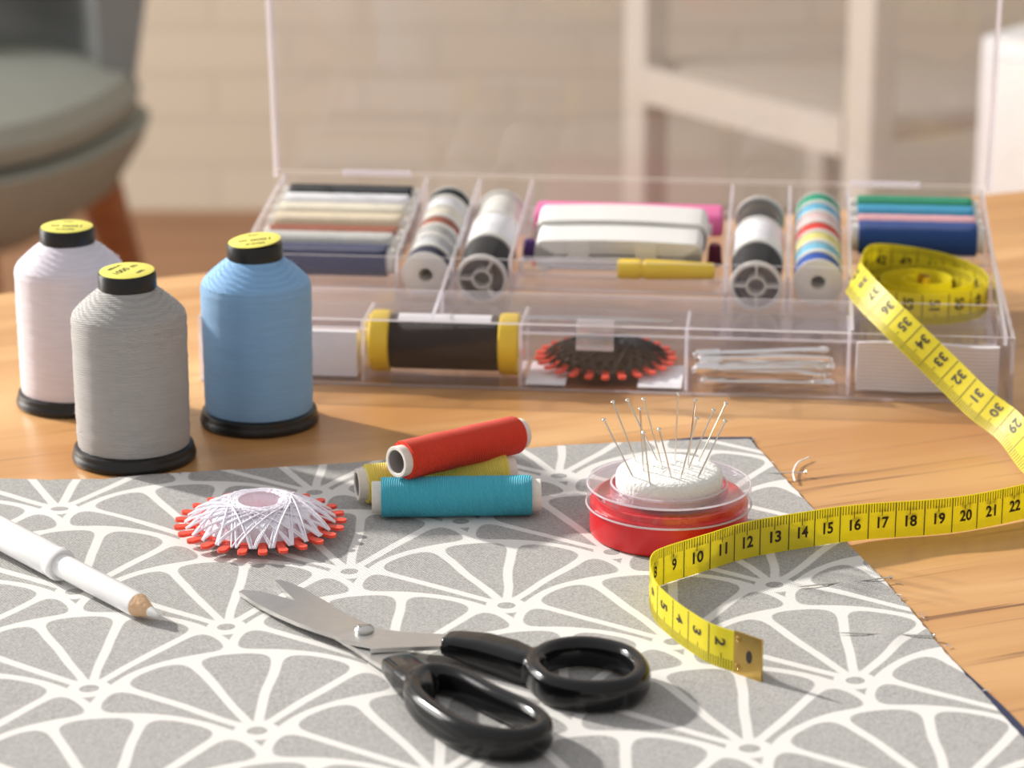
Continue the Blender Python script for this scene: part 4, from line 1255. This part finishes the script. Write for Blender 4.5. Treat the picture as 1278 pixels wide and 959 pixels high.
_mx = _n.new('ShaderNodeMixShader'); _mx.inputs[0].default_value = 0.42
_l.new(_n['Principled BSDF'].outputs[0], _mx.inputs[1]); _l.new(_tl.outputs[0], _mx.inputs[2])
_l.new(_mx.outputs[0], _n['Material Output'].inputs['Surface'])
bm = bmesh.new(); prev = None
NT = int(LAST_T * 10)
HT = 0.016
for k in range(NT + 1):
    t = LAST_T * k / NT
    lo, w, n_, tg, wl_ = rib_frame(t)
    ring = []
    for f in (0, 0.25, 0.5, 0.75, 1.0): ring.append(lo + w * (f * wl_) + n_ * HT)
    for f in (1.0, 0.75, 0.5, 0.25, 0): ring.append(lo + w * (f * wl_) - n_ * HT)
    ring = [bm.verts.new(p - T0) for p in ring]
    if prev:
        for q in range(10): bm.faces.new((prev[q], prev[(q + 1) % 10], ring[(q + 1) % 10], ring[q]))
    else: bm.faces.new(ring)
    prev = ring
bm.faces.new(list(reversed(prev)))
ribbon = obj('ribbon', bm, TAPEY, tape)
bmA = bmesh.new()
# side 'up' (facing the viewer from 7 to 22) : s=+1 or -1 found from the frame
lo, w, n_, tg, _ = rib_frame(17.0)
SA = 1 if n_.dot(Vector((0, -1, 0.2))) > 0 else -1
def P_on(t, wv, side, off=0.006):
    lo, w, n_, tg, wl_ = rib_frame(t)
    return lo + w * (wv * wl_ / TW) + n_ * ((HT + off) * side) - T0
def mark(t, w0, w1, side, tw):
    v = [bmA.verts.new(P_on(tt, ww, side)) for tt, ww in ((t - tw / 2, w0), (t + tw / 2, w0), (t + tw / 2, w1), (t - tw / 2, w1))]
    bmA.faces.new(v)
def digits(s, t, side, height):
    if s not in LETTERS: LETTERS[s] = text_geo(s, 0.03)
    vs, fs, w, h = LETTERS[s]
    k = height / h
    out = []
    for x, y in vs:
        x, y = x * k, y * k
        if side == SA: tt, ww = t + x * 0.92, 0.56 + y
        else: tt, ww = t - y, 0.80 - x
        out.append(bmA.verts.new(P_on(tt, ww, side, 0.012)))
    for f in fs:
        try: bmA.faces.new([out[i] for i in f])
        except ValueError: pass
TMAX = 62
for n in range(1, TMAX):
    for side in (SA, -SA):
        if n > 1: digits(str(n), n - 0.46, side, 0.40)
        mark(n, 0.02, TW - 0.02, side, 0.035)
        for m_ in range(1, 10):
            if n == 1: continue
            ln = 0.44 if m_ == 5 else 0.30
            tt = n - 1 + m_ / 10
            if side == SA: mark(tt, TW - 0.02 - ln, TW - 0.02, side, 0.026)
            else: mark(tt, 0.02, 0.02 + ln, side, 0.026)
obj('markings', bmA, plain('tape_print', (0.035, 0.022, 0.004), 0.6), ribbon, smooth=False)
# metal end plates
def plate_end(t0, t1, eye):
    bm = bmesh.new(); prev = None
    for k in range(7):
        t = t0 + (t1 - t0) * k / 6
        lo, w, n_, tg, wl_ = rib_frame(min(max(t, 0), LAST_T))
        g = HT + 0.018
        ring = [lo - w * 0.03 + n_ * g, lo + w * (wl_ + 0.03) + n_ * g, lo + w * (wl_ + 0.03) - n_ * g, lo - w * 0.03 - n_ * g]
        ring = [bm.verts.new(p - T0) for p in ring]
        if prev:
            for q in range(4): bm.faces.new((prev[q], prev[(q + 1) % 4], ring[(q + 1) % 4], ring[q]))
        else: bm.faces.new(ring)
        prev = ring
    bm.faces.new(list(reversed(prev)))
    o = obj('metal_end', bm, BRASS, tape)
    return o
me_ = plate_end(0.0, 1.02, True)
plate_end(LAST_T - 0.9, LAST_T, False)
# eyelet slot and rivets of the front plate
bm = bmesh.new()
lo, w, n_, tg, wl_ = rib_frame(0.45)
sd = -SA
def plate_pt(t, wv, off): return P_on(t, wv, sd, 0.018 + off)
c = []
for k in range(24):
    q = 2 * pi * k / 24
    c.append(bm.verts.new(plate_pt(0.45 + 0.11 * cos(q), 0.62 + 0.2 * sin(q), 0.006)))
bm.faces.new(c)
obj('eyelet_slot', bm, INK, me_, smooth=False)
for tt, ww in ((0.86, 1.05), (0.86, 0.2)):
    bm = bmesh.new()
    ctr = plate_pt(tt, ww, 0.0)
    lo, w, n_, tg, wl_ = rib_frame(tt)
    Mx = Matrix.Translation(ctr) @ (n_ * sd).to_track_quat('Z', 'Y').to_matrix().to_4x4()
    lathe([(0.10, 0.0), (0.09, 0.03), (0.05, 0.04), (0.03, 0.015), (0, 0.01)], 16, bm, Mx)
    obj('rivet', bm, BRASS, me_)

# ------------------------------------------------------------------ background furniture
# tub armchair at the left
AX, AY = -80.5, 232.0
arm = thing('tub_armchair', 'sage grey upholstered tub armchair with wooden legs in the blurred background at left', 'armchair', (AX, AY, -ZT), (0, 0, radians(-12)))
def super_ring(rx, ry, z, n=64, p=2.6):
    out = []
    for k in range(n):
        q = 2 * pi * k / n
        out.append((rx * abs(cos(q)) ** (2 / p) * (1 if cos(q) >= 0 else -1), ry * abs(sin(q)) ** (2 / p) * (1 if sin(q) >= 0 else -1), z))
    return out
def loft(rings, cap=True):
    bm = bmesh.new(); R_ = [[bm.verts.new(c) for c in r] for r in rings]
    n = len(rings[0])
    for A, B in zip(R_, R_[1:]):
        for k in range(n): bm.faces.new((A[k], A[(k + 1) % n], B[(k + 1) % n], B[k]))
    if cap: bm.faces.new(list(reversed(R_[0]))); bm.faces.new(R_[-1])
    return bm
obj('seat_base', loft([super_ring(20, 20, 28), super_ring(28, 27, 28.3), super_ring(32, 30, 31), super_ring(35, 33, 36), super_ring(36, 34, 38.5), super_ring(34, 32, 39)]), SAGE, arm)
obj('seat_cushion', loft([super_ring(32, 30, 39), super_ring(34.5, 32.5, 40), super_ring(35, 33, 42), super_ring(33.5, 31.5, 44.2), super_ring(27, 25, 45.4), super_ring(10, 9, 46)]), SAGE, arm)
bm = bmesh.new(); prev = None
for k in range(41):
    q = radians(22 + 136 * k / 40)
    hgt = 52 + 32 * max(0, sin(q)) ** 0.8
    low = 40
    def E(rr, z): return (rr * 0.94 * cos(q), rr * sin(q), z)
    ring = [E(33.5, low), E(37.5, low + 2), E(39.5, (low + hgt) / 2), E(40.5, hgt - 4), E(39.5, hgt), E(36.5, hgt + 1), E(34.2, hgt - 3), E(33, (low + hgt) / 2)]
    ring = [bm.verts.new(c) for c in ring]
    if prev:
        for j in range(8): bm.faces.new((prev[j], prev[(j + 1) % 8], ring[(j + 1) % 8], ring[j]))
    else: bm.faces.new(ring)
    prev = ring
bm.faces.new(list(reversed(prev)))
obj('backrest', bm, SLATE, arm, angle=60)
for sx in (-1, 1):
    for sy in (-1, 1):
        bm = bmesh.new(); add_tube(bm, [(sx * 25, sy * 20, 30), (sx * 31, sy * 26, 0)], [3.0, 1.5], 20)
        obj('leg', bm, LEGWOOD, arm)
bm = loft([super_ring(18 * f, 15 * f, z, 48, 3.2) for f, z in ((0.5, -4.5), (0.85, -3.4), (1, 0), (0.85, 3.4), (0.5, 4.5))])
o = obj('cushion', bm, LINEN, pos=(AX + 1, AY + 15, -ZT + 60.5), rot=(radians(70), 0, radians(-6)))
tag(o, 'pale grey cushion leaning on the back of the sage grey armchair', 'cushion')

# white wooden chair seen from behind through the lid
WC = thing('white_chair', 'white painted wooden chair in the blurred background behind the clear lid', 'chair', (27.0, 216, -ZT), (0, 0, radians(-56)))
hwx = 20.0
for sx in (-1, 1):
    bm = bmesh.new(); add_box(bm, sx * hwx - 2.2, sx * hwx + 2.2, -1.8, 1.8, 0, 92); bevel_all(bm, 0.4)
    obj('back_post', bm, WHITEWOOD, WC)
    bm = bmesh.new(); add_box(bm, sx * hwx - 1.7, sx * hwx + 1.7, 26.4, 29.6, 0, 44); bevel_all(bm, 0.4)
    obj('leg', bm, WHITEWOOD, WC)
bm = bmesh.new(); add_box(bm, -hwx - 1.5, hwx + 1.5, 1.9, 30, 44, 46.5); bevel_all(bm, 0.8, 3)
obj('seat', bm, SEATPAD, WC)
bm = bmesh.new(); add_box(bm, -hwx + 2.2, hwx - 2.2, -2.0, -0.6, 42.3, 46.6)
obj('seat_rail', bm, WHITEWOOD, WC)
bm = bmesh.new(); add_box(bm, -hwx + 1.9, hwx - 1.9, -0.9, 0.9, 80, 91); bevel_all(bm, 0.5)
obj('top_rail', bm, WHITEWOOD, WC)

# white drawer unit added in place of a sunlit brick wall, right edge
DX = thing('standin_drawer_unit', 'low white drawer unit added in place of a sunlit white wall in the blurred background at the right edge', 'drawers', (74, 150, -ZT), (0, 0, radians(-38)))
DX.scale = (1, 1, 1.12)
bm = bmesh.new(); add_box(bm, -27, 27, -18, 18, 4, 57); bevel_all(bm, 0.5)
obj('carcass', bm, DRAWERWHITE, DX)
bm = bmesh.new(); add_box(bm, -25, 25, -16, 16, 0, 4)
obj('plinth', bm, DRAWERWHITE, DX)
for k in range(3):
    bm = bmesh.new(); add_box(bm, -26, 26, -19.6, -18, 6 + 17 * k, 21.6 + 17 * k); bevel_all(bm, 0.4)
    dr = obj('drawer', bm, DRAWERWHITE, DX)
    bm = bmesh.new(); add_tube(bm, [(-8, -20.8, 15 + 17 * k), (8, -20.8, 15 + 17 * k)], 0.5, 10)
    for x in (-7, 7): add_tube(bm, [(x, -19.6, 15 + 17 * k), (x, -20.8, 15 + 17 * k)], 0.4, 8)
    obj('handle', bm, STEEL, dr)
